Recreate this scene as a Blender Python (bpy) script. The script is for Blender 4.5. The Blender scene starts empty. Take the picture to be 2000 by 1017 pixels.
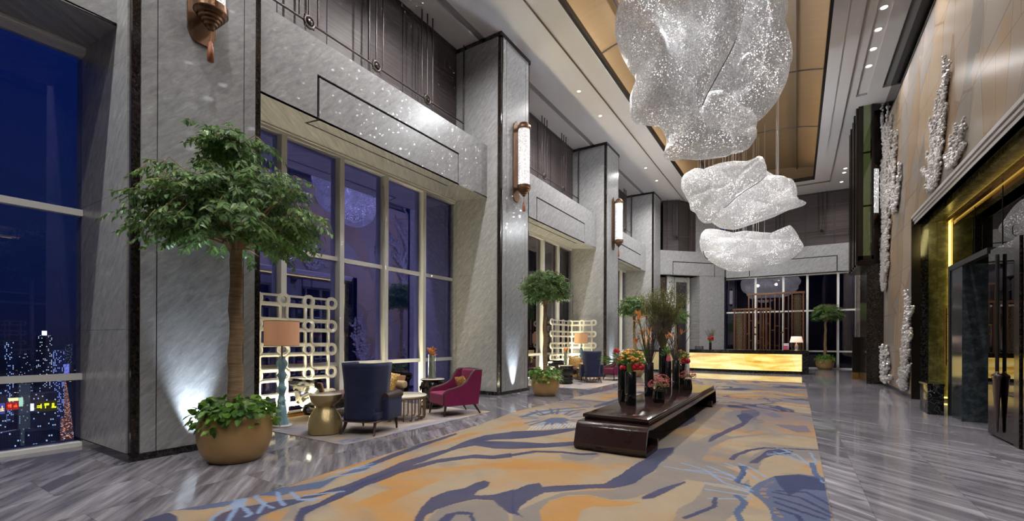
import bpy, bmesh, math, random
import numpy as np
from mathutils import Vector, Matrix
random.seed(7)
rng = np.random.default_rng(7)
PI = math.pi
S = bpy.context.scene
C = S.collection

# ------------------------------------------------------------------ camera
cam_d = bpy.data.cameras.new('camera')
cam_d.sensor_width = 36.0
cam_d.lens = 885.84 / 2000 * 36.0
cam_d.shift_y = (664.38 - 508.5) / 2000
cam_d.clip_start = 0.05
cam_d.clip_end = 6000
cam = bpy.data.objects.new('camera', cam_d)
C.objects.link(cam)
cam.matrix_world = (Matrix.Translation((0, 0, 1.5)) @ Matrix.Rotation(0.56085, 4, 'Z')
                    @ Matrix.Rotation(PI / 2 + 0.000744, 4, 'X') @ Matrix.Rotation(0.0039315, 4, 'Z'))
S.camera = cam
vs = S.view_settings
S.display_settings.display_device = 'sRGB'
vs.view_transform = 'Standard'
vs.look = 'None'
vs.gamma = 1.0
vs.use_curve_mapping = False
vs.exposure = 0.42
cy = S.cycles
cy.max_bounces = 8
cy.diffuse_bounces = 4
cy.glossy_bounces = 5
cy.transparent_max_bounces = 12
cy.sample_clamp_indirect = 3.0
cy.caustics_reflective = False
cy.caustics_refractive = False


def lin(r, g, b):
    f = lambda c: (c / 255 / 12.92) if c / 255 <= 0.04045 else ((c / 255 + 0.055) / 1.055) ** 2.4
    return (f(r), f(g), f(b), 1.0)


# ------------------------------------------------------------------ night sky
W = bpy.data.worlds.new('night_sky')
S.world = W
W.use_nodes = True
wn, wl = W.node_tree.nodes, W.node_tree.links
wn.clear()
wo = wn.new('ShaderNodeOutputWorld')
wb = wn.new('ShaderNodeBackground')
wt = wn.new('ShaderNodeTexCoord')
wx = wn.new('ShaderNodeSeparateXYZ')
wr = wn.new('ShaderNodeValToRGB')
wl.new(wt.outputs['Generated'], wx.inputs[0])
wl.new(wx.outputs['Z'], wr.inputs[0])
e = wr.color_ramp.elements
e[0].position = 0.0
e[0].color = lin(20, 24, 52)
e[1].position = 1.0
e[1].color = lin(2, 16, 92)
for p, c in ((0.06, (15, 24, 62)), (0.22, (9, 27, 72)), (0.5, (2, 22, 88))):
    q = e.new(p)
    q.color = lin(*c)
wl.new(wr.outputs[0], wb.inputs[0])
wl.new(wb.outputs[0], wo.inputs[0])
wb.inputs[1].default_value = 0.62

# ------------------------------------------------------------------ lamps of the room
K = 1.7          # overall lamp power


def lamp(name, kind, loc, power, color=(1, 1, 1), size=0.05, spot=None, blend=0.6, rot=None, target=None, sx=None, sy=None, spread=None):
    d = bpy.data.lights.new(name, kind)
    d.energy = power * K
    d.color = color
    if kind == 'AREA':
        d.shape = 'RECTANGLE'
        d.size, d.size_y = sx, sy
        if spread:
            d.spread = spread
    else:
        d.shadow_soft_size = size
    if kind == 'SPOT':
        d.spot_size = math.radians(spot)
        d.spot_blend = blend
    o = bpy.data.objects.new(name, d)
    o.location = loc
    if target is not None:
        o.rotation_euler = (Vector(target) - Vector(loc)).to_track_quat('-Z', 'Y').to_euler()
    elif rot is not None:
        o.rotation_euler = rot
    C.objects.link(o)
    return o


LEFT_ROW = [-2.0, 0.0, 6.1, 8.1, 14.22, 16.2, 22.25, 24.31]
RIGHT_ROW = [14.83 + 0.97 * i for i in range(-18, 4)]
END_ROW = [27.4, 28.04, 29.59]
WHITE = (1.0, 0.975, 0.95)
for yy in LEFT_ROW:                                    # recessed ceiling spots by the windows
    lamp('downlight_lamp', 'SPOT', (-6.29, yy, 9.93), 380, WHITE, 0.05, 150, 1.0, (0, 0, 0))
for k, yy in enumerate(RIGHT_ROW):                     # recessed ceiling spots in the right-hand channel
    if k % 2 == 0:
        lamp('downlight_lamp', 'SPOT', (1.86, yy, 9.97), 190, WHITE, 0.06, 120, 1.0, (0, 0, 0))
for yy in END_ROW:
    lamp('downlight_lamp', 'SPOT', (1.98, yy, 9.93), 120, WHITE, 0.05, 120, 1.0, (0, 0, 0))
for yy in (-3.0, 1.5, 6.5, 15.2, 20.6, 26.0):          # spots set into the golden vault
    for xx in (-3.9, -0.4):
        lamp('vault_lamp', 'SPOT', (xx, yy, 10.45), 90 if 6 < yy < 16 else 200, WHITE, 0.08, 150, 1.0, (0, 0, 0))
for loc, pw in (((-3.0, 12.9, 10.1), 640), ((-1.6, 13.3, 10.1), 640), ((-2.1, 18.6, 6.85), 420), ((-1.3, 18.6, 6.6), 260),
                ((-2.5, 23.2, 5.72), 260), ((-1.3, 23.5, 5.72), 260)):   # lamps inside the crystal clouds
    lamp('chandelier_lamp', 'POINT', loc, pw, (0.93, 0.965, 1.0), 0.07)
for xx, rz in ((-5.3, -1), (1.0, 1)):                  # cove strips hidden on the ledge of the coffer
    lamp('cove_lamp', 'AREA', (xx, 12.0, 10.12), 260, (1.0, 0.80, 0.52), sx=0.12, sy=32.0, rot=(0, PI - rz * 0.7, 0))
for yy in (2.98, 11.08, 19.2):                         # uplights in the floor at the pillar bases
    lamp('uplight_lamp', 'SPOT', (-6.74, yy - 0.1, 0.03), 220, (0.72, 0.86, 1.0), 0.03, 46, 1.0, target=(-6.98, yy - 0.1, 3.0))
for yy in (4.9, 12.6, 17.3, 21.5):                     # warm floor washers below the window lattices
    lamp('washer_lamp', 'AREA', (-8.25, yy, 0.12), 85, (1.0, 0.89, 0.58), sx=0.12, sy=1.1, rot=(0, PI, 0))
for yy in (7.9, 15.0):
    lamp('washer_lamp', 'AREA', (-8.4, yy, 0.06), 24, (1.0, 0.89, 0.58), sx=0.15, sy=1.6, rot=(0, PI, 0))


# added fixtureless lamps whose speckle pattern imitates crystal glints on the marble
for loc, pw, gs in (((-3.45, 10.25, 8.5), 2400, 74), ((-3.3, 10.4, 7.6), 1700, 60), ((-3.5, 17.1, 6.7), 1300, 70), ((-6.36, 11.3, 6.6), 14, 16), ((-6.36, 19.4, 6.6), 14, 16), ((-6.36, 3.1, 6.6), 14, 16), ((2.1, 20.3, 6.6), 12, 18)):
    if gs > 40:
        lo = lamp('added_glint_lamp', 'SPOT', loc, pw, (1, 1, 1), 0.012, 125, 0.4, target=(-7.4, loc[1] - 1.2, 8.0))
    else:
        lo = lamp('added_glint_lamp', 'POINT', loc, pw, (1, 1, 1), 0.012)
    lo.data.use_nodes = True
    gn, gl_ = lo.data.node_tree.nodes, lo.data.node_tree.links
    em = [q for q in gn if q.type == 'EMISSION'][0]
    tc = gn.new('ShaderNodeTexCoord')
    vo = gn.new('ShaderNodeTexVoronoi')
    vo.inputs['Scale'].default_value = gs
    gl_.new(tc.outputs['Normal'], vo.inputs['Vector'])
    sc = gn.new('ShaderNodeSeparateColor')
    gl_.new(vo.outputs['Color'], sc.inputs[0])
    rad = gn.new('ShaderNodeMath')
    rad.operation = 'MULTIPLY'
    gl_.new(sc.outputs[0], rad.inputs[0])
    rad.inputs[1].default_value = 0.21
    lt = gn.new('ShaderNodeMath')
    lt.operation = 'LESS_THAN'
    gl_.new(vo.outputs['Distance'], lt.inputs[0])
    gl_.new(rad.outputs[0], lt.inputs[1])
    gl_.new(lt.outputs[0], em.inputs['Strength'])


# ------------------------------------------------------------------ node materials
class NT:
    def __init__(self, name):
        self.m = bpy.data.materials.new(name)
        self.m.use_nodes = True
        self.t = self.m.node_tree
        self.n, self.l = self.t.nodes, self.t.links
        self.n.clear()
        self.out = self.n.new('ShaderNodeOutputMaterial')

    def N(self, t, ins=None, **props):
        n = self.n.new('ShaderNode' + t)
        for k, v in props.items():
            setattr(n, k, v)
        for k, v in (ins or {}).items():
            s = n.inputs[k]
            if hasattr(v, 'is_output') or isinstance(v, bpy.types.NodeSocket):
                self.l.new(v, s)
            else:
                s.default_value = v
        return n

    def math(self, op, a, b=0.0, c=None):
        d = {0: a, 1: b}
        if c is not None:
            d[2] = c
        return self.N('Math', d, operation=op).outputs[0]

    def ramp(self, fac, stops, interp='LINEAR'):
        r = self.N('ValToRGB', {0: fac})
        r.color_ramp.interpolation = interp
        el = r.color_ramp.elements
        el[0].position, el[0].color = stops[0]
        el[1].position, el[1].color = stops[-1]
        for p, c in stops[1:-1]:
            q = el.new(p)
            q.color = c
        return r.outputs[0]

    def pos(self):
        return self.N('NewGeometry').outputs['Position']

    def obj(self):
        return self.N('TexCoord').outputs['Object']

    def noise(self, vec, scale, detail=4, rough=0.55, dist=0.0):
        return self.N('TexNoise', {'Vector': vec, 'Scale': scale, 'Detail': detail, 'Roughness': rough, 'Distortion': dist}).outputs[0]

    def mapping(self, vec, scale=(1, 1, 1), rot=(0, 0, 0)):
        return self.N('Mapping', {'Vector': vec, 'Scale': scale, 'Rotation': rot}).outputs[0]

    def mix(self, fac, a, b, blend='MIX'):
        n = self.N('Mix', data_type='RGBA', blend_type=blend)
        for s, v in ((n.inputs[0], fac), (n.inputs[6], a), (n.inputs[7], b)):
            if isinstance(v, bpy.types.NodeSocket):
                self.l.new(v, s)
            else:
                s.default_value = v
        return n.outputs[2]

    def bump(self, h, strength=0.2, dist=0.02):
        return self.N('Bump', {'Height': h, 'Strength': strength, 'Distance': dist}).outputs[0]

    def bsdf(self, color, rough=0.5, metal=0.0, spec=0.5, normal=None, **kw):
        d = {'Base Color': color, 'Roughness': rough, 'Metallic': metal, 'Specular IOR Level': spec}
        if normal is not None:
            d['Normal'] = normal
        d.update({k.replace('_', ' '): v for k, v in kw.items()})
        return self.N('BsdfPrincipled', d).outputs[0]

    def done(self, shader):
        self.l.new(shader, self.out.inputs[0])
        return self.m


def plain(name, rgb, rough=0.5, metal=0.0, spec=0.5, nscale=None, namp=0.15, bump=0.0, **kw):
    t = NT(name)
    col = lin(*rgb)
    nrm = None
    c = col
    if nscale:
        f = t.noise(t.obj(), nscale)
        a = tuple(x * (1 - namp) for x in col[:3]) + (1,)
        b = tuple(min(1, x * (1 + namp)) for x in col[:3]) + (1,)
        c = t.mix(f, a, b)
        if bump:
            nrm = t.bump(f, bump)
    return t.done(t.bsdf(c, rough, metal, spec, nrm, **kw))


def emit(name, rgb, strength):
    t = NT(name)
    return t.done(t.N('Emission', {0: lin(*rgb), 1: strength}).outputs[0])


def m_marble():
    t = NT('grey_marble')
    x = t.N('SeparateXYZ', {0: t.pos()})
    a = t.math('ADD', x.outputs[0], x.outputs[1])
    u = t.math('ADD', a, x.outputs[2])
    v = t.math('SUBTRACT', x.outputs[2], a)
    vec = t.N('CombineXYZ', {0: t.math('MULTIPLY', u, 1.5), 1: t.math('MULTIPLY', v, 5.0), 2: t.math('MULTIPLY', x.outputs[0], 0.7)}).outputs[0]
    f = t.noise(vec, 2.1, 9, 0.74, 0.45)
    g = t.noise(t.pos(), 0.8, 3)
    h = t.noise(vec, 6.0, 5, 0.7, 0.3)
    col = t.ramp(f, [(0.28, lin(124, 123, 125)), (0.46, lin(153, 152, 153)), (0.58, lin(167, 166, 166)), (0.76, lin(204, 203, 202))])
    col = t.mix(t.math('MULTIPLY', g, 0.35), col, lin(136, 136, 140))
    col = t.mix(t.ramp(h, [(0.55, (0, 0, 0, 1)), (0.75, (0.4, 0.4, 0.4, 1))]), col, lin(184, 182, 183))
    return t.done(t.bsdf(col, 0.27, 0, 0.35))


def m_floor():
    t = NT('polished_floor_marble')
    p = t.pos()
    x = t.N('SeparateXYZ', {0: p})
    ty = t.math('DIVIDE', x.outputs[1], 1.35)
    row = t.math('FLOOR', ty)
    tx = t.math('ADD', t.math('DIVIDE', x.outputs[0], 0.82), 0.3)
    cx = t.math('FLOOR', tx)
    ty2 = t.math('ADD', ty, t.math('MULTIPLY', cx, 0.5))
    row = t.math('FLOOR', ty2)
    rnd = t.N('TexWhiteNoise', {0: t.N('CombineXYZ', {0: cx, 1: row}).outputs[0]}, noise_dimensions='2D')
    off = t.N('VectorMath', {0: rnd.outputs['Color'], 1: (9, 9, 9)}, operation='MULTIPLY').outputs[0]
    q = t.N('VectorMath', {0: p, 1: off}, operation='ADD').outputs[0]
    q = t.mapping(q, (1, 1, 1), (0, 0, math.radians(-140)))
    q = t.mapping(q, (0.55, 6.5, 1))
    f = t.noise(q, 1.25, 8, 0.62, 0.35)
    h = t.noise(q, 5.5, 5, 0.65, 0.2)
    col = t.ramp(f, [(0.27, lin(58, 56, 60)), (0.43, lin(106, 103, 106)), (0.56, lin(142, 138, 140)), (0.73, lin(192, 187, 186))])
    col = t.mix(t.math('MULTIPLY', h, 0.45), col, lin(104, 100, 100))
    col = t.mix(1.0, col, (0.95, 0.95, 1.04, 1), 'MULTIPLY')
    val = t.math('ADD', 0.84, t.math('MULTIPLY', rnd.outputs['Value'], 0.24))
    col = t.N('HueSaturation', {'Value': val, 'Color': col}).outputs[0]
    fx = t.math('ABSOLUTE', t.math('SUBTRACT', t.math('FRACT', tx), 0.5))
    fy = t.math('ABSOLUTE', t.math('SUBTRACT', t.math('FRACT', ty2), 0.5))
    seam = t.math('MAXIMUM', t.math('GREATER_THAN', fx, 0.497), t.math('GREATER_THAN', fy, 0.498))
    col = t.mix(t.math('MULTIPLY', seam, 0.5), col, lin(70, 66, 64))
    return t.done(t.bsdf(col, 0.07, 0, 0.42))


def m_rug():
    t = NT('hand_tufted_rug')
    a = t.N('VertexColor', layer_name='pattern')
    f = t.noise(t.pos(), 60, 3)
    g = t.noise(t.mapping(t.pos(), (1, 0.35, 1)), 5, 4)
    col = t.mix(t.math('MULTIPLY', t.math('SUBTRACT', g, 0.3), 0.35), a.outputs[0], (0.9, 0.85, 0.8, 1), 'MULTIPLY')
    return t.done(t.bsdf(col, 0.95, 0, 0.1, t.bump(f, 0.35, 0.01), Sheen_Weight=0.2))


def m_lounge_rug():
    t = NT('lounge_rug')
    q = t.mapping(t.pos(), (1.6, 0.5, 1), (0, 0, 0.25))
    f = t.noise(q, 1.3, 5, 0.55, 1.4)
    col = t.ramp(f, [(0.3, lin(88, 88, 122)), (0.4, lin(140, 138, 150)), (0.47, lin(160, 150, 145)), (0.56, lin(164, 152, 146)), (0.6, lin(190, 158, 118)), (0.66, lin(158, 148, 148)), (0.75, lin(120, 118, 140))])
    return t.done(t.bsdf(col, 0.95, 0, 0.1, t.bump(t.noise(t.pos(), 70, 2), 0.3, 0.01)))


def m_glass(name='window_glass', refl=0.22, tint=(0.55, 0.62, 0.95, 1), tr=(0.78, 0.86, 1.0, 1)):
    t = NT(name)
    lw = t.N('LayerWeight', {0: 0.25})
    fac = t.math('ADD', refl, t.math('MULTIPLY', lw.outputs[0], 0.6))
    g = t.N('BsdfGlossy', {'Color': tint, 'Roughness': 0.0}).outputs[0]
    s = t.N('BsdfTransparent', {0: tr}).outputs[0]
    return t.done(t.N('MixShader', {0: fac, 1: s, 2: g}).outputs[0])


def m_screen_wood():
    t = NT('ribbed_dark_wood')
    x = t.N('SeparateXYZ', {0: t.pos()})
    u = t.math('ADD', x.outputs[0], x.outputs[1])
    vec = t.N('CombineXYZ', {0: t.math('MULTIPLY', u, 0.35), 1: t.math('MULTIPLY', x.outputs[2], 26.0)}).outputs[0]
    f = t.noise(vec, 1.0, 3, 0.6)
    vec2 = t.N('CombineXYZ', {0: t.math('MULTIPLY', u, 0.6), 1: t.math('MULTIPLY', x.outputs[2], 5.0)}).outputs[0]
    g = t.noise(vec2, 1.0, 4, 0.6)
    col = t.ramp(f, [(0.3, lin(54, 47, 48)), (0.6, lin(76, 68, 68)), (0.72, lin(108, 98, 96))])
    col = t.mix(t.math('MULTIPLY', g, 0.4), col, lin(60, 52, 54))
    return t.done(t.bsdf(col, 0.45, 0, 0.3, t.bump(f, 0.3, 0.01)))


def m_vault():
    t = NT('golden_vault_cloth')
    x = t.N('SeparateXYZ', {0: t.pos()})
    vec = t.N('CombineXYZ', {0: t.math('MULTIPLY', x.outputs[0], 0.5), 1: t.math('MULTIPLY', x.outputs[1], 7.0)}).outputs[0]
    f = t.noise(vec, 2.0, 4)
    col = t.mix(f, lin(102, 84, 63), lin(122, 102, 76))
    return t.done(t.bsdf(col, 0.4, 0.15, 0.4))


def m_stone():
    t = NT('inlaid_beige_stone')
    x = t.N('SeparateXYZ', {0: t.pos()})
    y, z = x.outputs[1], x.outputs[2]
    wv = t.N('CombineXYZ', {0: t.math('MULTIPLY', t.math('ADD', y, t.math('MULTIPLY', z, 0.45)), 0.9), 1: t.math('MULTIPLY', t.math('SUBTRACT', z, t.math('MULTIPLY', y, 0.5)), 0.45), 2: 0.0}).outputs[0]
    v = t.N('TexVoronoi', {'Vector': wv, 'Scale': 1.0}, feature='F1', distance='MANHATTAN')
    sep = t.N('SeparateColor', {0: v.outputs['Color']})
    col = t.ramp(sep.outputs[0], [(0.0, lin(148, 124, 100)), (0.3, lin(168, 146, 122)), (0.5, lin(158, 150, 145)), (0.75, lin(130, 124, 119)), (1.0, lin(176, 164, 150))])
    f = t.noise(t.mapping(t.pos(), (1, 1.2, 0.5)), 3.0, 5)
    col = t.mix(t.math('MULTIPLY', f, 0.3), col, lin(152, 137, 122))
    bz = t.N('TexBrick', {'Vector': t.N('CombineXYZ', {0: y, 1: z}).outputs[0], 'Color1': (1, 1, 1, 1), 'Color2': (1, 1, 1, 1), 'Mortar': (0.0, 0.0, 0.0, 1), 'Scale': 1.0, 'Mortar Size': 0.006, 'Brick Width': 1.5, 'Row Height': 1.2}, offset=0.37)
    col = t.mix(bz.outputs[1], col, lin(136, 112, 88))
    e2 = t.N('TexVoronoi', {'Vector': wv, 'Scale': 1.0}, feature='DISTANCE_TO_EDGE')
    col = t.mix(t.math('MULTIPLY', t.math('LESS_THAN', e2.outputs[0], 0.012), 0.55), col, lin(130, 110, 90))
    return t.done(t.bsdf(col, 0.24, 0, 0.4))


def m_dark_marble(name='black_granite', a=(16, 16, 17), b=(60, 58, 56), scale=18, rough=0.12, spec=0.5):
    t = NT(name)
    f = t.noise(t.pos(), scale, 6, 0.7)
    col = t.ramp(f, [(0.45, lin(*a)), (0.62, lin(*b))])
    return t.done(t.bsdf(col, rough, 0, spec))


def m_veined_black():
    t = NT('veined_black_marble')
    v = t.N('TexVoronoi', {'Vector': t.N('VectorMath', {0: t.pos(), 1: t.N('TexNoise', {'Vector': t.pos(), 'Scale': 4.0}).outputs[1]}, operation='ADD').outputs[0], 'Scale': 4.0}, feature='DISTANCE_TO_EDGE')
    m = t.math('LESS_THAN', v.outputs[0], 0.012)
    col = t.mix(m, lin(18, 18, 20), lin(120, 118, 116))
    return t.done(t.bsdf(col, 0.12, 0, 0.5))


def m_onyx(name, strength):
    t = NT(name)
    f = t.noise(t.mapping(t.pos(), (0.35, 0.35, 2.6), (0, 0.25, 0)), 1.8, 6, 0.6, 0.5)
    x = t.N('SeparateXYZ', {0: t.pos()})
    band = t.math('FLOOR', t.math('MULTIPLY', t.math('ADD', x.outputs[0], t.math('MULTIPLY', x.outputs[2], 0.25)), 1.55))
    r = t.N('TexWhiteNoise', {1: band}, noise_dimensions='1D').outputs[0]
    col = t.ramp(f, [(0.34, lin(206, 146, 48)), (0.45, lin(240, 196, 88)), (0.55, lin(254, 226, 132)), (0.7, lin(255, 246, 196))])
    col = t.mix(t.math('MULTIPLY', r, 0.35), col, lin(255, 248, 220))
    seam = t.math('LESS_THAN', t.math('FRACT', t.math('MULTIPLY', t.math('ADD', x.outputs[0], t.math('MULTIPLY', x.outputs[2], 0.25)), 1.55)), 0.012)
    col = t.mix(t.math('MULTIPLY', seam, 0.5), col, lin(190, 140, 70))
    e1 = t.N('Emission', {0: col, 1: strength}).outputs[0]
    g = t.N('BsdfGlossy', {'Color': (1, 1, 1, 1), 'Roughness': 0.1}).outputs[0]
    return t.done(t.N('MixShader', {0: 0.05, 1: e1, 2: g}).outputs[0])


def m_crystal(name, scale, base, sparkle, see=0.3):
    """strings of cut crystal beads, glints and an even glow painted in as emission"""
    t = NT(name)
    v = t.N('TexVoronoi', {'Vector': t.pos(), 'Scale': scale}, feature='F1')
    v2 = t.N('TexVoronoi', {'Vector': t.pos(), 'Scale': scale * 0.45}, feature='F1')
    c = t.N('SeparateColor', {0: v.outputs['Color']})
    c2 = t.N('SeparateColor', {0: v2.outputs['Color']})
    d = t.N('VectorMath', {0: v.outputs['Color'], 1: (0.5, 0.5, 0.5)}, operation='SUBTRACT').outputs[0]
    d = t.N('VectorMath', {0: d, 1: (0.9, 0.9, 0.9)}, operation='MULTIPLY').outputs[0]
    nn = t.N('VectorMath', {0: t.N('NewGeometry').outputs['Normal'], 1: d}, operation='ADD').outputs[0]
    nn = t.N('VectorMath', {0: nn}, operation='NORMALIZE').outputs[0]
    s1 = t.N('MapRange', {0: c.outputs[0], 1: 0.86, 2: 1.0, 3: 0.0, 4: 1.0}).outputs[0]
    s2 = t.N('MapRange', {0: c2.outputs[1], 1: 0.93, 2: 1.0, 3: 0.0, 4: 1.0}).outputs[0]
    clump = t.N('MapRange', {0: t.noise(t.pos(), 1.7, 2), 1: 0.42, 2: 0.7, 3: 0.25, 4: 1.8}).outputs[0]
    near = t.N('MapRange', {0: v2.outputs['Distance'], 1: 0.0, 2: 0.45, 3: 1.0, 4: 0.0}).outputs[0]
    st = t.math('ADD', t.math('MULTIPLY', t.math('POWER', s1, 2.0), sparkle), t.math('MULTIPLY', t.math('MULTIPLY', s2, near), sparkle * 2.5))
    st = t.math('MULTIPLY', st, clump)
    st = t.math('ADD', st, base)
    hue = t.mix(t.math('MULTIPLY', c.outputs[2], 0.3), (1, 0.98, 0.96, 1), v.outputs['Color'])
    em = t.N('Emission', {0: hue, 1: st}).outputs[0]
    val = t.math('ADD', 0.3, t.math('MULTIPLY', c.outputs[1], 0.5))
    col = t.N('CombineColor', {0: val, 1: t.math('MULTIPLY', val, 0.97), 2: t.math('MULTIPLY', val, 0.95)}).outputs[0]
    b = t.bsdf(col, 0.3, 0.35, 0.6, nn)
    s = t.N('AddShader', {0: em, 1: b}).outputs[0]
    dark_inside = t.N('BsdfDiffuse', {0: (0.012, 0.012, 0.012, 1)}).outputs[0]   # added black inner side, keeps the lamplit interior dark
    s = t.N('MixShader', {0: t.N('NewGeometry').outputs['Backfacing'], 1: s, 2: dark_inside}).outputs[0]
    gap = t.N('BsdfTransparent', {0: (1, 1, 1, 1)}).outputs[0]
    return t.done(t.N('MixShader', {0: see, 1: s, 2: gap}).outputs[0])


def m_leaf(name, a, b):
    t = NT(name)
    r = t.N('NewGeometry').outputs['Random Per Island']
    col = t.ramp(r, [(0.0, lin(*a)), (1.0, lin(*b))])
    s = t.bsdf(col, 0.38, 0, 0.45)
    tr = t.N('BsdfTranslucent', {0: col}).outputs[0]
    return t.done(t.N('MixShader', {0: 0.25, 1: s, 2: tr}).outputs[0])


def m_bark():
    t = NT('ringed_bark')
    x = t.N('SeparateXYZ', {0: t.obj()})
    vec = t.N('CombineXYZ', {0: x.outputs[0], 1: x.outputs[1], 2: t.math('MULTIPLY', x.outputs[2], 9.0)}).outputs[0]
    f = t.noise(vec, 4.0, 5, 0.65, 0.4)
    col = t.ramp(f, [(0.3, lin(118, 98, 74)), (0.55, lin(146, 123, 94)), (0.75, lin(166, 144, 114))])
    return t.done(t.bsdf(col, 0.85, 0, 0.2, t.bump(f, 0.6, 0.02)))


def m_hammered():
    t = NT('hammered_brass')
    p = t.obj()
    b = t.N('TexVoronoi', {'Vector': t.mapping(p, (1, 1, 1.3)), 'Scale': 70.0}, feature='F1')
    col = t.mix(t.noise(p, 5, 3), lin(196, 174, 122), lin(228, 208, 156))
    return t.done(t.bsdf(col, 0.36, 0.8, 0.5, t.bump(b.outputs['Distance'], 0.25, 0.008)))


def m_fabric(name, rgb, amp=0.25, scale=40, sheen=0.4, rough=0.9):
    t = NT(name)
    c = lin(*rgb)
    f = t.noise(t.obj(), 6, 5, 0.65)
    w = t.noise(t.obj(), scale * 3, 2)
    col = t.mix(f, tuple(x * (1 - amp) for x in c[:3]) + (1,), tuple(min(1, x * (1 + amp)) for x in c[:3]) + (1,))
    return t.done(t.bsdf(col, rough, 0, 0.2, t.bump(w, 0.25, 0.004), Sheen_Weight=sheen))


def m_brocade():
    t = NT('gold_brocade')
    v = t.N('TexVoronoi', {'Vector': t.obj(), 'Scale': 22.0}, feature='DISTANCE_TO_EDGE')
    col = t.ramp(v.outputs[0], [(0.1, lin(176, 132, 62)), (0.3, lin(226, 196, 132))])
    return t.done(t.bsdf(col, 0.5, 0.2, 0.5))


def m_facade(name, base, light, dens, wx=1.0, wz=1.3, strength=1.5, cool=True):
    t = NT(name)
    x = t.N('SeparateXYZ', {0: t.obj()})
    u = t.math('DIVIDE', t.math('ADD', x.outputs[0], x.outputs[1]), wx)
    w = t.math('DIVIDE', x.outputs[2], wz)
    cell = t.N('CombineXYZ', {0: t.math('FLOOR', u), 1: t.math('FLOOR', w)}).outputs[0]
    r = t.N('TexWhiteNoise', {0: cell}, noise_dimensions='2D')
    on = t.math('LESS_THAN', r.outputs[0], dens)
    fu = t.math('LESS_THAN', t.math('ABSOLUTE', t.math('SUBTRACT', t.math('FRACT', u), 0.5)), 0.27)
    fw = t.math('LESS_THAN', t.math('ABSOLUTE', t.math('SUBTRACT', t.math('FRACT', w), 0.5)), 0.3)
    pane = t.math('MULTIPLY', fu, fw)
    m = t.math('MULTIPLY', on, pane)
    hue = t.mix(r.outputs['Value'], lin(*light), lin(150, 190, 255) if cool else lin(255, 190, 110))
    em = t.N('Emission', {0: hue, 1: t.math('MULTIPLY', m, strength * 1.4)}).outputs[0]
    glow = t.N('Emission', {0: lin(*base), 1: 0.75}).outputs[0]
    b = t.bsdf(t.mix(pane, lin(40, 44, 60), lin(12, 14, 24)), 0.5)
    s = t.N('AddShader', {0: em, 1: b}).outputs[0]
    return t.done(t.N('AddShader', {0: s, 1: glow}).outputs[0])


def m_lights(name, base, dens, scale, strength, warm=0.5):
    t = NT(name)
    v = t.N('TexVoronoi', {'Vector': t.obj(), 'Scale': scale}, feature='F1')
    c = t.N('SeparateColor', {0: v.outputs['Color']})
    on = t.math('MULTIPLY', t.math('LESS_THAN', c.outputs[0], dens), t.math('LESS_THAN', v.outputs['Distance'], 0.28))
    hue = t.ramp(c.outputs[1], [(0.0, lin(255, 110, 60)), (warm, lin(255, 210, 150)), (1.0, lin(160, 190, 255))])
    em = t.N('Emission', {0: hue, 1: t.math('MULTIPLY', on, strength * 1.3)}).outputs[0]
    b = t.N('Emission', {0: lin(*base), 1: 0.8}).outputs[0]
    return t.done(t.N('AddShader', {0: em, 1: b}).outputs[0])


M = {}
M['marble'] = m_marble()
M['floor'] = m_floor()
M['rug'] = m_rug()
M['lrug'] = m_lounge_rug()
M['glass'] = m_glass('window_glass', 0.6, (0.38, 0.40, 1.0, 1), (0.95, 0.97, 1.0, 1))
M['view_glass'] = m_glass('city_window_glass', 0.06, (0.5, 0.5, 1.0, 1), (0.97, 0.98, 1.0, 1))
M['far_glass'] = m_glass('dim_window_glass', 0.26, (0.62, 0.6, 0.7, 1), (0.22, 0.22, 0.3, 1))
M['ext_glass'] = m_glass('clear_vase_glass', 0.03, (1, 1, 1, 1), (0.93, 0.97, 0.95, 1))
M['dark_glass'] = m_glass('smoked_glass', 0.55, (0.42, 0.41, 0.40, 1), (0.10, 0.10, 0.11, 1))
M['wood_screen'] = m_screen_wood()
M['vault'] = m_vault()
M['stone'] = m_stone()
M['granite'] = m_dark_marble()
M['brown_granite'] = m_dark_marble('brown_flecked_granite', (20, 17, 16), (56, 47, 41), 26, 0.12)
M['grey_granite'] = m_dark_marble('blue_grey_granite', (44, 50, 54), (70, 76, 80), 7, 0.12)
M['vein'] = m_veined_black()
M['onyx'] = m_onyx('backlit_onyx', 1.0)
M['green_onyx'] = m_dark_marble('olive_onyx', (92, 88, 46), (134, 128, 74), 5, 0.25)
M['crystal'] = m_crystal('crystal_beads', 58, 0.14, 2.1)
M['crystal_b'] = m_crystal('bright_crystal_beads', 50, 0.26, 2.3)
M['sconce'] = m_crystal('lit_crystal_tube', 40, 0.36, 3.0, 0.0)
M['leaf'] = m_leaf('tree_leaf', (54, 88, 40), (112, 146, 74))
M['vine'] = m_leaf('vine_leaf', (50, 92, 34), (124, 164, 62))
M['stemgreen'] = plain('flower_stem', (92, 120, 50), 0.6)
M['bark'] = m_bark()
M['soil'] = plain('potting_soil', (58, 42, 32), 0.95, nscale=30, namp=0.5)
M['goldpot'] = plain('matt_gold_pot', (184, 150, 98), 0.36, 0.4, 0.5, nscale=6, namp=0.06)
M['ceiling'] = plain('white_plaster', (204, 200, 201), 0.55, nscale=1.5, namp=0.03)
M['slot'] = plain('dark_slot', (42, 40, 40), 0.7)
M['white_frame'] = plain('white_window_frame', (242, 240, 234), 0.4, nscale=3, namp=0.03)
M['white_metal'] = plain('white_lacquered_lattice', (226, 222, 206), 0.35, nscale=8, namp=0.03)
M['iron'] = plain('dark_bronze_bar', (72, 64, 62), 0.4, 0.6, nscale=12)
M['post'] = plain('dark_plum_post', (52, 42, 48), 0.5, nscale=8)
M['bronze'] = plain('antique_bronze', (122, 92, 70), 0.32, 0.85, nscale=14, namp=0.3)
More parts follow.
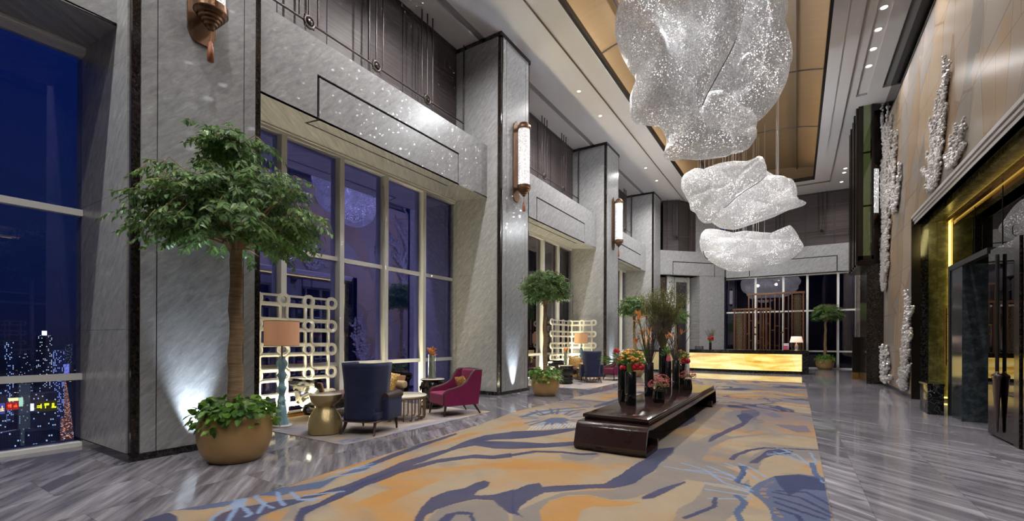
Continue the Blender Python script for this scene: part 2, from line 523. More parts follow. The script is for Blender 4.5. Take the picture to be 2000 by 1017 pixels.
M['darkbronze'] = plain('dark_bronze', (50, 44, 38), 0.25, 0.7, nscale=10, namp=0.25)
M['chrome'] = plain('polished_steel_trim', (206, 202, 200), 0.3, 0.35)
M['blackmetal'] = plain('black_trim', (14, 13, 13), 0.5, 0.0, 0.3)
M['tassel'] = plain('rust_silk_tassel', (150, 88, 54), 0.6, nscale=60, namp=0.3)
M['coral'] = plain('silver_leaf_bead', (206, 202, 202), 0.22, 0.55, nscale=40, namp=0.2)
M['lacquer'] = plain('dark_lacquered_wood', (42, 28, 27), 0.12, 0, 0.5, nscale=5, namp=0.35)
M['blacklac'] = plain('black_lacquer', (14, 13, 13), 0.08, 0, 0.6)
M['vaseblack'] = plain('black_glazed_vase', (16, 17, 17), 0.07, 0, 0.6)
M['velvet'] = m_fabric('navy_velvet', (42, 47, 78), 0.35, 40, 0.12)
M['burgundy'] = m_fabric('burgundy_velvet', (116, 24, 68), 0.25, 40, 0.15)
M['purple'] = m_fabric('plum_leather', (106, 74, 82), 0.15, 20, 0.0, 0.38)
M['darkleather'] = m_fabric('dark_brown_leather', (72, 60, 58), 0.15, 20, 0.0, 0.35)
M['tan'] = m_fabric('tan_suede', (178, 132, 92), 0.15)
M['cream'] = m_fabric('cream_silk', (214, 186, 146), 0.12, 20, 0.1, 0.5)
M['walnut'] = plain('dark_walnut', (52, 34, 28), 0.35, nscale=14, namp=0.3)
M['brass'] = m_hammered()
M['brocade'] = m_brocade()
M['whitestone'] = plain('cream_marble_top', (222, 212, 194), 0.12, nscale=5, namp=0.06)
M['bronzerod'] = plain('brushed_bronze_rod', (128, 108, 84), 0.35, 0.8)
M['blueglass'] = plain('blue_cut_glass', (158, 204, 226), 0.08, 0, 0.8, nscale=20, namp=0.25, Transmission_Weight=0.3)
M['red'] = plain('red_petals', (186, 18, 40), 0.7, nscale=60, namp=0.35)
M['pink'] = plain('dusky_pink_petals', (176, 78, 84), 0.7, nscale=60, namp=0.3)
M['orange'] = plain('orange_petals', (222, 138, 58), 0.5, nscale=40, namp=0.2)
M['amber'] = plain('amber_petals', (214, 152, 60), 0.6, nscale=40, namp=0.25)
M['twig'] = plain('dry_twigs', (104, 92, 62), 0.9, nscale=30, namp=0.3)
M['darktwig'] = plain('bare_dark_branch', (70, 56, 58), 0.9, nscale=30, namp=0.3)
M['sprig'] = m_leaf('fine_sprig', (92, 102, 52), (140, 138, 78))
M['goldwood'] = plain('gilded_lattice_wood', (112, 78, 52), 0.35, 0.3, nscale=10, namp=0.3)
M['redwood'] = plain('reddish_slat_wood', (78, 44, 34), 0.4, nscale=10, namp=0.3)
M['grille'] = plain('grey_diffuser', (128, 126, 127), 0.7)
M['dl'] = emit('downlight_lens', (255, 252, 246), 6.0)
M['led'] = emit('golden_led_strip', (255, 226, 120), 2.2)
M['litgreen'] = emit('lit_green_glass', (160, 178, 112), 0.26)
M['uplens'] = emit('uplight_lens', (225, 240, 255), 8.0)
M['white_shade'] = plain('white_lampshade', (240, 214, 196), 0.8, Emission_Color=lin(255, 214, 190), Emission_Strength=0.35)
M['peach_shade'] = plain('peach_linen_shade', (186, 144, 108), 0.85, nscale=120, namp=0.12, Emission_Color=lin(226, 160, 122), Emission_Strength=0.16)
M['paper_pink'] = plain('pink_leaflet', (214, 90, 112), 0.6)
M['paper_white'] = plain('white_card', (226, 226, 226), 0.6)
M['gold_metal'] = plain('polished_gold', (206, 160, 84), 0.2, 0.9)


# ------------------------------------------------------------------ mesh builder
class MB:
    def __init__(self):
        self.v, self.f, self.s, self.n = [], [], [], 0

    def add(self, verts, faces, smooth=False):
        v = np.asarray(verts, float).reshape(-1, 3)
        o = self.n
        self.v.append(v)
        self.n += len(v)
        self.f.extend([tuple(int(i) + o for i in q) for q in faces])
        self.s.extend([smooth] * len(faces))
        return self

    def box(self, x0, x1, y0, y1, z0, z1):
        x0, x1 = min(x0, x1), max(x0, x1)
        y0, y1 = min(y0, y1), max(y0, y1)
        z0, z1 = min(z0, z1), max(z0, z1)
        v = [(x, y, z) for z in (z0, z1) for y in (y0, y1) for x in (x0, x1)]
        return self.add(v, [(0, 2, 3, 1), (4, 5, 7, 6), (0, 1, 5, 4), (2, 6, 7, 3), (0, 4, 6, 2), (1, 3, 7, 5)])

    def prism(self, pts, a, b, axis='z', smooth=False):
        n = len(pts)
        def P(p, h):
            return {'z': (p[0], p[1], h), 'x': (h, p[0], p[1]), 'y': (p[0], h, p[1])}[axis]
        v = [P(p, a) for p in pts] + [P(p, b) for p in pts]
        self.add(v, [tuple(range(n - 1, -1, -1)), tuple(range(n, 2 * n))])
        self.add(v, [(i, (i + 1) % n, n + (i + 1) % n, n + i) for i in range(n)], smooth)
        return self

    def bar(self, p0, p1, w, h, up=(0, 0, 1)):
        p0, p1 = Vector(p0), Vector(p1)
        d = (p1 - p0).normalized()
        u = Vector(up)
        s = d.cross(u)
        if s.length < 1e-4:
            s = d.cross(Vector((1, 0, 0)))
        s.normalize()
        t = s.cross(d)
        v = []
        for p in (p0, p1):
            for a, b in ((-1, -1), (1, -1), (1, 1), (-1, 1)):
                v.append(p + s * (a * w / 2) + t * (b * h / 2))
        return self.add(v, [(3, 2, 1, 0), (4, 5, 6, 7), (0, 1, 5, 4), (1, 2, 6, 5), (2, 3, 7, 6), (3, 0, 4, 7)])

    def tube(self, path, r, n=8, cap=True, smooth=True):
        P = [Vector(p) for p in path]
        R = r if hasattr(r, '__len__') else [r] * len(P)
        v, f = [], []
        s = None
        for i, p in enumerate(P):
            d = (P[min(i + 1, len(P) - 1)] - P[max(i - 1, 0)]).normalized()
            if s is None:
                s = d.cross(Vector((0, 0, 1)))
                if s.length < 1e-3:
                    s = d.cross(Vector((1, 0, 0)))
            s = (s - d * s.dot(d)).normalized()
            t = d.cross(s)
            for k in range(n):
                a = 2 * PI * k / n
                v.append(p + (s * math.cos(a) + t * math.sin(a)) * R[i])
        for i in range(len(P) - 1):
            for k in range(n):
                a, b = i * n + k, i * n + (k + 1) % n
                f.append((a, b, b + n, a + n))
        self.add(v, f, smooth)
        if cap:
            self.add(v[:n], [tuple(range(n - 1, -1, -1))])
            self.add(v[-n:], [tuple(range(n))])
        return self

    def lathe(self, prof, c=(0, 0, 0), n=32, sx=1, sy=1, smooth=True, twist=None, lobes=None):
        v, f = [], []
        for i, (r, z) in enumerate(prof):
            for k in range(n):
                a = 2 * PI * k / n
                rr = r * (lobes(a, z) if lobes else 1)
                v.append((c[0] + rr * sx * math.cos(a), c[1] + rr * sy * math.sin(a), c[2] + z))
        for i in range(len(prof) - 1):
            for k in range(n):
                a, b = i * n + k, i * n + (k + 1) % n
                f.append((a, b, b + n, a + n))
        self.add(v, f, smooth)
        if prof[0][0] > 1e-4:
            self.add(v[:n], [tuple(range(n - 1, -1, -1))])
        if prof[-1][0] > 1e-4:
            self.add(v[-n:], [tuple(range(n))])
        return self

    def sphere(self, c, r, nu=10, nv=6, sc=(1, 1, 1)):
        prof = [(max(1e-5, math.sin(PI * i / nv)), -math.cos(PI * i / nv)) for i in range(nv + 1)]
        v, f = [], []
        for rr, z in prof:
            for k in range(nu):
                a = 2 * PI * k / nu
                v.append((c[0] + r * sc[0] * rr * math.cos(a), c[1] + r * sc[1] * rr * math.sin(a), c[2] + r * sc[2] * z))
        for i in range(nv):
            for k in range(nu):
                a, b = i * nu + k, i * nu + (k + 1) % nu
                f.append((a, b, b + nu, a + nu))
        return self.add(v, f, True)

    def rbox(self, x0, x1, y0, y1, z0, z1, r, seg=3, nin=5, fn=None):
        lo, hi = np.array((x0, y0, z0), float), np.array((x1, y1, z1), float)
        L = []
        for a in range(3):
            e0 = [lo[a] + r * (1 - math.tan(PI / 4 * (1 - k / seg))) for k in range(seg)]
            mid = list(np.linspace(lo[a] + r, hi[a] - r, nin))
            e1 = [hi[a] - r * (1 - math.tan(PI / 4 * (k / seg))) for k in range(1, seg + 1)]
            L.append(np.array(e0 + mid + e1))
        for ax in range(3):
            b, c = (ax + 1) % 3, (ax + 2) % 3
            for side in (0, 1):
                nb, nc = len(L[b]), len(L[c])
                g = np.zeros((nb, nc, 3))
                g[..., ax] = hi[ax] if side else lo[ax]
                g[..., b] = L[b][:, None]
                g[..., c] = L[c][None, :]
                p = g.reshape(-1, 3)
                q = np.clip(p, lo + r, hi - r)
                d = p - q
                ln = np.linalg.norm(d, axis=1, keepdims=True)
                p = q + d / np.maximum(ln, 1e-9) * r
                if fn:
                    p = np.array([fn(*k) for k in p])
                f = []
                for i in range(nb - 1):
                    for j in range(nc - 1):
                        k = i * nc + j
                        q4 = (k, k + nc, k + nc + 1, k + 1)
                        f.append(q4 if side else q4[::-1])
                self.add(p, f, True)
        return self

    def xf(self, m):
        A = np.concatenate(self.v)
        m = np.array(m)
        self.v = [A @ m[:3, :3].T + m[:3, 3]]
        return self

    def build(self, name, mat, parent=None, loc=None):
        me = bpy.data.meshes.new(name)
        V = np.concatenate(self.v) if self.v else np.zeros((0, 3))
        me.from_pydata(V.tolist(), [], self.f)
        me.polygons.foreach_set('use_smooth', self.s)
        me.update()
        o = bpy.data.objects.new(name, me)
        if mat is not None:
            me.materials.append(M[mat] if isinstance(mat, str) else mat)
        C.objects.link(o)
        if parent is not None:
            o.parent = parent
        if loc is not None:
            o.location = loc
        return o


def tag(o, label, cat, group=None, kind=None):
    o['label'] = label
    o['category'] = cat
    if group:
        o['group'] = group
    if kind:
        o['kind'] = kind
    return o


def thing(name, label, cat, loc=(0, 0, 0), rz=0.0, group=None, kind=None):
    o = bpy.data.objects.new(name, None)
    o.empty_display_size = 0.1
    o.location = loc
    o.rotation_euler = (0, 0, rz)
    C.objects.link(o)
    return tag(o, label, cat, group, kind)


def dup(root, loc, rz, label, group=None):
    r = root.copy()
    C.objects.link(r)
    r.location = loc
    r.rotation_euler = (0, 0, rz)
    r['label'] = label
    if group:
        r['group'] = group
    for ch in list(root.children):
        c = ch.copy()
        C.objects.link(c)
        c.parent = r
        for g in list(ch.children):
            d = g.copy()
            C.objects.link(d)
            d.parent = c
    return r


NTH = ['nearest', 'second nearest', 'third nearest', 'fourth nearest', 'fifth nearest', 'sixth nearest', 'seventh nearest', 'eighth nearest',
       'ninth nearest', 'tenth nearest', 'eleventh nearest', 'twelfth nearest', 'thirteenth nearest', 'fourteenth nearest']


def vnoise(x, y, seed=0):
    """smooth value noise on arrays"""
    xi, yi = np.floor(x).astype(np.int64), np.floor(y).astype(np.int64)
    xf, yf = x - xi, y - yi
    u, v = xf * xf * (3 - 2 * xf), yf * yf * (3 - 2 * yf)
    def h(a, b):
        n = (a * 374761393 + b * 668265263 + seed * 1442695041) & 0x7fffffff
        n = ((n ^ (n >> 13)) * 1274126177) & 0x7fffffff
        return ((n ^ (n >> 16)) & 0xffff) / 65535.0
    return (h(xi, yi) * (1 - u) + h(xi + 1, yi) * u) * (1 - v) + (h(xi, yi + 1) * (1 - u) + h(xi + 1, yi + 1) * u) * v


def fbm(x, y, seed=0, o=4):
    r, a, t = 0, 0.5, 0
    for i in range(o):
        r = r + a * vnoise(x * 2 ** i, y * 2 ** i, seed + i)
        t += a
        a *= 0.5
    return r / t

# ------------------------------------------------------------------ structure
XF, XB, XG, XL = -6.87, -8.83, -8.62, -7.33
ZC = 9.97
PIL = [(-5.9, -4.3), (2.20, 3.80), (10.33, 11.92), (18.45, 20.06), (25.98, 27.55)]
BAY = [(-4.3, 2.20), (3.80, 10.33), (11.92, 18.45), (20.06, 25.98)]
YE = 31.0


def struct(name, mb, mat, label, cat):
    o = mb.build(name, mat)
    return tag(o, label, cat, None, 'structure')


struct('floor', MB().box(-9.2, 4.8, -6, 32.2, -0.2, 0), 'floor', 'polished grey streaked marble floor of the hall', 'floor')

# ceiling with the coffer opening, diffuser slots and light channel
cb = MB()
CT = ZC + 0.16
cb.box(-9.2, -7.64, -6, 32.2, ZC, CT)
cb.box(-7.43, -5.05, -6, 32.2, ZC, CT)
cb.box(-5.05, 0.76, 28.38, 32.2, ZC, CT).box(-5.05, 0.76, -6, -4, ZC, CT)
cb.box(0.76, 1.70, -6, 32.2, ZC, CT)
cb.box(1.70, 2.02, 19.6, 32.2, ZC, CT)
cb.box(2.02, 2.385, -6, 32.2, ZC, CT).box(2.385, 4.8, 19.35, 32.2, ZC, CT)
cb.box(1.62, 2.10, -6, 19.7, ZC + 0.07, ZC + 0.16)
for x0, x1 in ((-5.41, -5.05), (0.76, 1.10)):           # shallow border around the coffer
    cb.box(x0, x1, -6, 28.72, ZC - 0.035, ZC)
cb.box(-5.05, 0.76, 28.38, 28.72, ZC - 0.035, ZC)
ceiling = struct('ceiling', cb, 'ceiling', 'white plaster ceiling with a long sunken coffer', 'ceiling')
MB().box(-7.64, -7.43, -6, 32.2, ZC + 0.05, ZC + 0.09).build('diffuser_slot', 'grille', ceiling)
MB().box(2.385, 2.7, -6, 19.35, ZC + 0.08, ZC + 0.12).build('edge_slot', 'grille', ceiling)
lip = MB()
lip.box(-5.07, -4.97, -4, 28.40, ZC - 0.02, ZC + 0.16).box(0.68, 0.78, -4, 28.40, ZC - 0.02, ZC + 0.16)
lip.box(-5.07, 0.78, 28.30, 28.40, ZC - 0.02, ZC + 0.16)
lip.build('coffer_edge', 'darkbronze', ceiling)
# golden barrel vault above the opening, ribbed across and along its crown
vb = MB()
NX = 28
ys = [-4 + 0.02 + 4.06 * k for k in range(8)] + [28.9]
prof = []
for i in range(NX + 1):
    x = -5.75 + 7.2 * i / NX
    q = (x + 2.145) / 3.6
    prof.append((x, 10.35 + 0.72 * math.sqrt(max(0.0, 1 - abs(q) ** 2.2))))
v, f = [], []
for yy in (-4.6, 29.0):
    v += [(x, yy, z) for x, z in prof]
for i in range(NX):
    f.append((i, i + 1, i + NX + 2, i + NX + 1))
vb.add(v, f, True)
vb.add([(x, 29.0, z) for x, z in prof] + [(-5.75, 29.0, 9.9), (1.45, 29.0, 9.9)], [tuple(range(NX + 1)) + (NX + 2, NX + 1)])
vb.add([(-5.75, -4.6, 9.9), (-5.75, 29, 9.9), (-5.75, 29, 10.36), (-5.75, -4.6, 10.36), (1.45, -4.6, 9.9), (1.45, 29, 9.9), (1.45, 29, 10.36), (1.45, -4.6, 10.36)],
       [(0, 1, 2, 3), (4, 7, 6, 5)])
vb.build('golden_vault', 'vault', ceiling)
rb = MB()
for k in range(6):
    yy = 28.4 - 4.88 * (k + 1) + 0.03
    rb.tube([(x, yy, z - 0.012) for x, z in prof], 0.028, 5)
rb.box(-0.045, -0.005, -4, 28.9, 10.80, 10.93)
rb.box(-4.285, -4.245, -4, 28.9, 10.80, 10.93)
rb.build('vault_rib', 'iron', ceiling)

# pillars
NAMES = ['pillar at the near end of the window wall, beyond the frame', 'nearest pillar in view, beside the large potted tree', 'second pillar, between the two lounge corners',
         'third pillar, behind the second lounge corner', 'fourth pillar, where the window wall meets the angled corner']
for k, (y0, y1) in enumerate(PIL):
    root = thing('pillar', 'grey marble ' + NAMES[k], 'pillar', (0, 0, 0), kind='structure')
    mb = MB()
    gap = 0.012
    a, b = y0 + 0.10, y1 - 0.10
    cuts = [a, a + 0.17, b - 0.17, b]
    mb.box(XB, XF - 0.03, a, b, 0.0, ZC)
    for i in range(3):                                   # three panels with open joints on the front
        mb.box(XF - 0.04, XF, cuts[i] + gap / 2, cuts[i + 1] - gap / 2, 0.09, ZC - 0.11)
    for s, ya in ((-1, y0), (1, y1)):                    # panels of the two returns
        xs = [XB, -8.42, XF - 0.115]
        for i in range(2):
            for z0, z1 in ((0.09, 1.62), (1.62, 3.35), (3.35, 5.0), (5.0, 6.75), (6.75, 8.4), (8.4, ZC - 0.11)):
                if s < 0:
                    mb.box(xs[i] + 0.004, xs[i + 1] - 0.004, ya, ya + 0.1, z0 + 0.002, z1 - 0.002)
                else:
                    mb.box(xs[i] + 0.004, xs[i + 1] - 0.004, ya - 0.1, ya, z0 + 0.002, z1 - 0.002)
    mb.build('marble_panel', 'marble', root)
    t = MB()
    for ya, yb in ((y0 + 0.018, y0 + 0.1), (y1 - 0.1, y1 - 0.018)):
        t.box(XF - 0.11, XF - 0.018, ya, yb, 0, ZC)
    t.build('corner_strip', 'brown_granite', root)
    t = MB()
    t.box(XB, XF + 0.012, y0 - 0.012, y1 + 0.012, 0, 0.088)
    t.build('skirting', 'granite', root)
    t = MB()
    t.box(XB, XF + 0.01, y0 - 0.01, y1 + 0.01, ZC - 0.11, ZC)
    t.build('top_strip', 'brown_granite', root)


def lintel(root, L, zb=5.47, zt=6.93, depth=1.28, half=2.0, back=0.13):
    """cladding in local coordinates: x along the wall 0..L, y = depth away from the hall, z up"""
    m = MB()
    c = L / 2
    g = 0.024
    zi = 6.265
    m.box(0, L, 0.03, depth, zi + g, zt)                                     # upper band and ledge
    m.box(0, L, 0.0, 0.04, zi + g, zt)
    for x0, x1 in ((0, c - half - g), (c + half + g, L)):
        m.box(x0, x1, 0.0, 0.04, zb, zi + g)
    m.box(c - half + g, c + half - g, 0.0, 0.04, zb + 0.0, zi - g)           # inset panel, wraps under
    def sof(x0, x1, ya, yb):
        za, zc2 = zb + back * ya / depth, zb + back * yb / depth
        m.add([(x0, ya, za), (x1, ya, za), (x1, yb, zc2), (x0, yb, zc2), (x0, ya, za + .04), (x1, ya, za + .04), (x1, yb, zc2 + .04), (x0, yb, zc2 + .04)],
              [(0, 3, 2, 1), (4, 5, 6, 7), (0, 1, 5, 4), (2, 3, 7, 6), (0, 4, 7, 3), (1, 2, 6, 5)])
    sof(0, c - half - g, 0.0, depth)
    sof(c + half + g, L, 0.0, depth)
    sof(c - half - g, c + half + g, 0.36 + g, depth)
    sof(c - half + g, c + half - g, 0.0, 0.36 - g)
    m.build('marble_panel', 'marble', root)
    d = MB().box(0.02, L - 0.02, 0.042, depth - 0.02, zb + back + 0.06, zi + 0.03)
    d.box(c - half - 0.05, c + half + 0.05, 0.042, 0.4, zb + 0.08, zb + back + 0.1)
    d.build('shadow_joint', 'blackmetal', root)


def grille(name, label, L, root_loc, rz, zb=6.93, zt=9.97, cs=None, ends=True):
    """metal rail and bars standing in front of the ribbed wood screen"""
    r = thing(name, label, 'metal railing', root_loc, rz, 'bronze railings in front of the upper wood screens')
    zr = zb + 0.80
    MB().tube([(0.03, 0, zr), (L - 0.03, 0, zr)], 0.022, 8).build('rail', 'iron', r)
    if ends:
        for x in (0.03, L - 0.03):
            MB().tube([(x, 0, zb), (x, 0, zt)], 0.025, 6).build('end_post', 'iron', r)
    for c in cs:
        ring = MB()
        n = 24
        pts = [(c + 0.105 * math.cos(2 * PI * k / n), -0.01, zr + 0.105 * math.sin(2 * PI * k / n)) for k in range(n + 1)]
        ring.tube(pts, 0.028, 6)
        for a in (PI / 4, 3 * PI / 4, 5 * PI / 4, 7 * PI / 4):
            ring.sphere((c + 0.13 * math.cos(a), -0.01, zr + 0.13 * math.sin(a)), 0.024, 6, 4)
        rg = ring.build('rosette', 'iron', r)
        MB().sphere((c, -0.015, zr), 0.082, 12, 8, (1, 0.45, 1)).build('boss', 'darkbronze', rg)
        for d in (-0.2, 0, 0.2):
            z0 = zr + (0.1 if d == 0 else -0.0)
            MB().tube([(c + d, 0, z0), (c + d, 0, zt - 0.02)], 0.02, 6).build('bar', 'iron', r)


def screen(root, L, y, zb=6.93, zt=9.97, pitch=1.17):
    """ribbed wood panels between dark posts, local x along the wall"""
    n = max(1, round(L / pitch))
    p = L / n
    for i in range(n):
        MB().box(i * p + 0.05, (i + 1) * p - 0.05, y, y + 0.05, zb, zt).build('wood_panel', 'wood_screen', root)
    for i in range(n + 1):
        MB().box(max(0, i * p - 0.06), min(L, i * p + 0.06), y + 0.015, y + 0.09, zb, zt).build('dark_post', 'post', root)
    MB().box(0, L, y - 0.02, y + 0.1, zt - 0.1, zt).build('top_rail', 'post', root)


def window(name, label, L, loc, rz, n, zt=5.49, mull=None, glass='glass', frame='white_frame'):
    r = thing(name, label, 'window', loc, rz, kind='structure')
    xs = mull or [L * k / n for k in range(1, n)]
    for x in xs:
        MB().box(x - 0.055, x + 0.055, -0.15, 0.06, 0.05, zt).build('mullion', frame, r)
    for z in (0.97, 3.28):
        MB().box(0, L, -0.06, 0.05, z - 0.045, z + 0.045).build('transom', frame, r)
    h = MB().box(0, L, -0.15, 0.06, zt, zt + 0.13).box(0, L, -0.17, 0.0, zt + 0.06, zt + 0.14)
    h.build('head_frame', frame, r)
    MB().box(0, L, -0.12, 0.06, 0.0, 0.055).build('sill', frame, r)
    MB().box(0, L, 0.012, 0.03, 0.05, zt).build('pane', glass, r)
    return r


WL = ['window beyond the nearest pillar, at the left edge of the photo, overlooking the city', 'tall window behind the nearest lounge corner', 'tall window behind the second lounge corner',
      'tall window nearest the angled far corner']
for k, (y0, y1) in enumerate(BAY):
    L = y1 - y0
    w = thing('wall_left', 'marble lintel and upper panelling of the window wall, ' + ['beyond the nearest pillar', 'over the nearest lounge corner', 'over the second lounge corner', 'in the farthest bay'][k], 'wall', (XL, y0, 0), PI / 2, kind='structure')
    lintel(w, L, half=2.0)
    screen(w, L, 1.10)
    MB().box(0, L, 1.2, 1.5, 6.9, ZC).build('backing', 'post', w)
    MB().box(0, L, 1.28, 1.5, 5.6, 6.93).build('backing', 'marble', w)
    if k > 0:
        c0 = L / 2
        grille('railing', 'bronze railing with three round bosses, ' + ['', 'above the nearest lounge corner', 'above the second lounge corner', 'in the farthest bay of the window wall'][k],
               L - 0.04, (-8.13, y0 + 0.02, 0), PI / 2, cs=[c0 - 1.68, c0, c0 + 1.68])
    m = [1.32, 2.65, 3.93, 5.26]
    window('window_%d' % (k + 1), 'white framed ' + WL[k], L, (XG, y0, 0), PI / 2, 5, mull=[x for x in m if 0 < x < L], glass=('view_glass', 'glass', 'far_glass', 'far_glass')[k])

# ---- angled corner from (-6.87, 27.5) to (-3.65, 30.75)
A0, A1 = Vector((-6.93, 27.47, 0)), Vector((-3.65, 30.75, 0))
LA = (A1 - A0).length
cor = thing('wall_far_corner', 'angled marble corner between the window wall and the far wall', 'wall', A0, PI / 4, kind='structure')
lintel(cor, LA, depth=1.1, half=1.42)
MB().box(0, LA, 0.06, 0.5, 6.6, 6.9).build('backing', 'marble', cor)
# face pillar under the lintel
fp0 = 2.72
mb = MB()
for x0, x1 in ((fp0, fp0 + 0.14), (fp0 + 0.14, LA - 0.2)):
    for z0, z1 in ((0, 1.9), (1.9, 3.7), (3.7, 5.47)):
        mb.box(x0 + 0.003, x1 - 0.003, 0.0, 1.1, z0 + 0.002, z1 - 0.002)
mb.box(fp0 + 0.0, LA - 0.2, 0.42, 1.1, 6.9, ZC)
mb.build('marble_panel', 'marble', cor)
MB().box(LA - 0.2, LA - 0.08, 0.0, 0.5, 0, 6.95).build('corner_strip', 'brown_granite', cor)
# recessed glazing of the corner
gl = MB().box(0.35, 0.8, 0.55, 0.57, 0.05, 5.42).box(1.72, 2.5, 1.02, 1.04, 0.05, 5.2)
gl.build('pane', 'far_glass', cor)
fr = MB()
for x0, x1, y in ((0.2, 0.35, 0.5), (0.8, 0.98, 0.45), (1.08, 1.28, 0.7), (1.4, 1.52, 0.85), (1.58, 1.72, 0.95), (2.5, 2.64, 0.9)):
    fr.box(x0, x1, y, y + 0.2, 0, 5.5)
fr.box(1.72, 2.5, 0.98, 1.1, 5.2, 5.5).box(1.72, 2.5, 0.97, 1.07, 3.2, 3.28)
fr.build('frame', 'white_frame', cor)
MB().box(0.95, 1.6, 0.9, 0.95, 0, 5.5).build('panel', 'marble', cor)
MB().box(-1.2, LA + 0.3, 1.25, 1.4, 0, ZC + 0.1).build('backing', 'post', cor)
# upper screens of the corner: two planes meeting at an edge
for (p, q, lab) in (((-6.85, 27.98), (-6.02, 28.32), 'a'), ((-6.02, 28.32), (-5.2, 29.9), 'b')):
    p, q = Vector((p[0], p[1], 0)), Vector((q[0], q[1], 0))
    sr = thing('wall_panelling', 'ribbed dark wood screen panel above the angled corner, ' + ('next to the fourth pillar' if lab == 'a' else 'turned towards the far wall'), 'wood panelling', p, math.atan2(q.y - p.y, q.x - p.x), kind='structure')
    screen(sr, (q - p).length, 0.0, pitch=0.9)
grille('railing', 'bronze railing bending around the angled far corner, beside the fourth pillar', 1.5, (-6.6, 27.85, 0), 0.55, cs=[0.55])

# ---- far wall
XR0, XR1 = -3.72, 2.75
fw = thing('wall_far', 'far marble wall with a lintel over the reception windows', 'wall', (XR0, YE - 0.3, 0), 0, kind='structure')
LF = XR1 - XR0
lintel(fw, LF + 0.4, zb=5.36, depth=0.55, half=2.15, back=0.02)
screen(fw, LF + 0.4, 0.32, pitch=1.42)
MB().box(0, LF + 0.4, 0.45, 0.8, 6.9, ZC).build('backing', 'post', fw)
grille('railing', 'bronze railing across the far wall above the reception', LF + 0.2, (XR0, YE - 0.16, 0), 0, cs=[0.9, 2.85, 4.9], ends=False)
window('window_5', 'wide grey framed window on the far wall behind the reception', LF + 0.5, (XR0, YE + 0.05, 0), 0, 5, zt=5.3, mull=[1.61, 3.04, 4.22, 5.65, 6.47], glass='far_glass')

# ---- right wall, portal, lantern bay
wr = thing('wall_right', 'right-hand wall faced with inlaid beige stone', 'wall', (0, 0, 0), kind='structure')
XR = 2.60
DY, DZ = 15.78, 4.80
st = MB()
st.box(XR, XR + 0.12, DY, 21.05, 0.10, 9.12)
st.box(XR, XR + 0.12, 7.5, DY, DZ, 9.12)
st.build('stone_face', 'stone', wr)
MB().box(XR, XR + 0.12, -6, 7.5, DZ, 9.12).build('dark_face', 'post', wr)
MB().box(XR - 0.01, XR + 0.1, DY, 21.05, 0, 0.10).build('skirting', 'granite', wr)
MB().box(XR + 0.02, XR + 0.06, -6, 21.05, 9.14, 10.7).build('dark_band', 'dark_glass', wr)
MB().box(XR - 0.015, XR + 0.03, -6, 21.05, 9.10, 9.15).build('metal_edge', 'darkbronze', wr)
MB().box(XR + 0.12, XR + 0.4, DY + 0.1, 21.05, 0, 10.7).box(XR + 0.12, XR + 0.4, -6, DY + 0.1, DZ + 0.1, 10.7).build('backing', 'post', wr)
tr = MB()
tr.box(XR - 0.04, XR + 0.14, DY - 0.02, DY + 0.04, 0, DZ + 0.04)
tr.build('portal_edge', 'darkbronze', wr)
for k, (dx, z0, z1) in enumerate(((0.05, DZ - 0.05, DZ + 0.02), (0.02, DZ - 0.12, DZ - 0.06), (-0.01, DZ - 0.20, DZ - 0.13))):
    MB().box(XR - dx, XR + 0.14, -6, DY, z0, z1).build('portal_moulding', 'chrome', wr)
dk = MB().box(XR + 0.02, XR + 0.14, -6, DY, DZ - 0.20, DZ + 0.02)
dk.build('portal_moulding', 'blackmetal', wr)
MB().box(XR + 0.12, 3.45, -6, DY + 0.5, DZ - 0.02, DZ + 0.1).build('portal_soffit', 'granite', wr)
MB().box(XR, 2.90, DY, DY + 0.3, 0, DZ).build('portal_reveal', 'granite', wr)
rv = MB().box(2.90, 3.08, DY + 0.06, DY + 0.3, 0, DZ).box(3.08, 3.34, DY + 0.02, DY + 0.3, 0, DZ)
rv.build('onyx_reveal', 'green_onyx', wr)
MB().box(2.90, 3.2, -6, DY + 0.1, 4.62, 4.80).build('onyx_soffit', 'green_onyx', wr)
led = MB().box(3.285, 3.32, DY - 0.03, DY + 0.02, 0.07, 4.60).box(3.10, 3.30, DY - 0.03, DY + 0.02, 0.07, 0.10)
led.box(3.27, 3.31, -6, DY, 4.585, 4.615)
led.build('led_strip', 'led', wr)
gd = MB().box(3.17, 3.27, -6, DY, 4.50, 4.58)
gd.build('gold_fascia', 'gold_metal', wr)
lamp('portal_lamp', 'AREA', (3.05, DY - 1.1, 4.50), 3.5, (1.0, 0.86, 0.34), sx=0.15, sy=1.6, rot=(math.radians(38), 0, 0))
MB().box(3.32, 3.40, -6, DY - 0.05, 0, 4.58).build('smoked_panel', 'dark_glass', wr)
MB().box(3.41, 3.5, -6, DY + 0.2, 0, 4.9).build('backing', 'blackmetal', wr)
jl = MB()
for yy in (13.9, 12.3, 9.1, 7.4):
    jl.box(3.312, 3.322, yy, yy + 0.012, 0, 4.5)
jl.box(3.312, 3.322, -6, DY - 0.05, 2.9, 2.912)
jl.build('panel_joint', 'blackmetal', wr)
# pull of the far leaf
pull = thing('door_pull', 'long ribbed golden door pull beside the lit strip of the portal', 'door handle', (3.22, DY - 0.08, 0.9))
MB().lathe([(0.02, 0), (0.03, 0.02)] + [(0.03 + 0.006 * (i % 2), 0.02 + i * 0.03) for i in range(1, 48)] + [(0.02, 1.48)], n=12).build('grip', 'gold_metal', pull)
for z in (0.12, 1.3):
    MB().box(-0.02, 0.09, -0.012, 0.012, z, z + 0.03).build('bracket', 'gold_metal', pull)
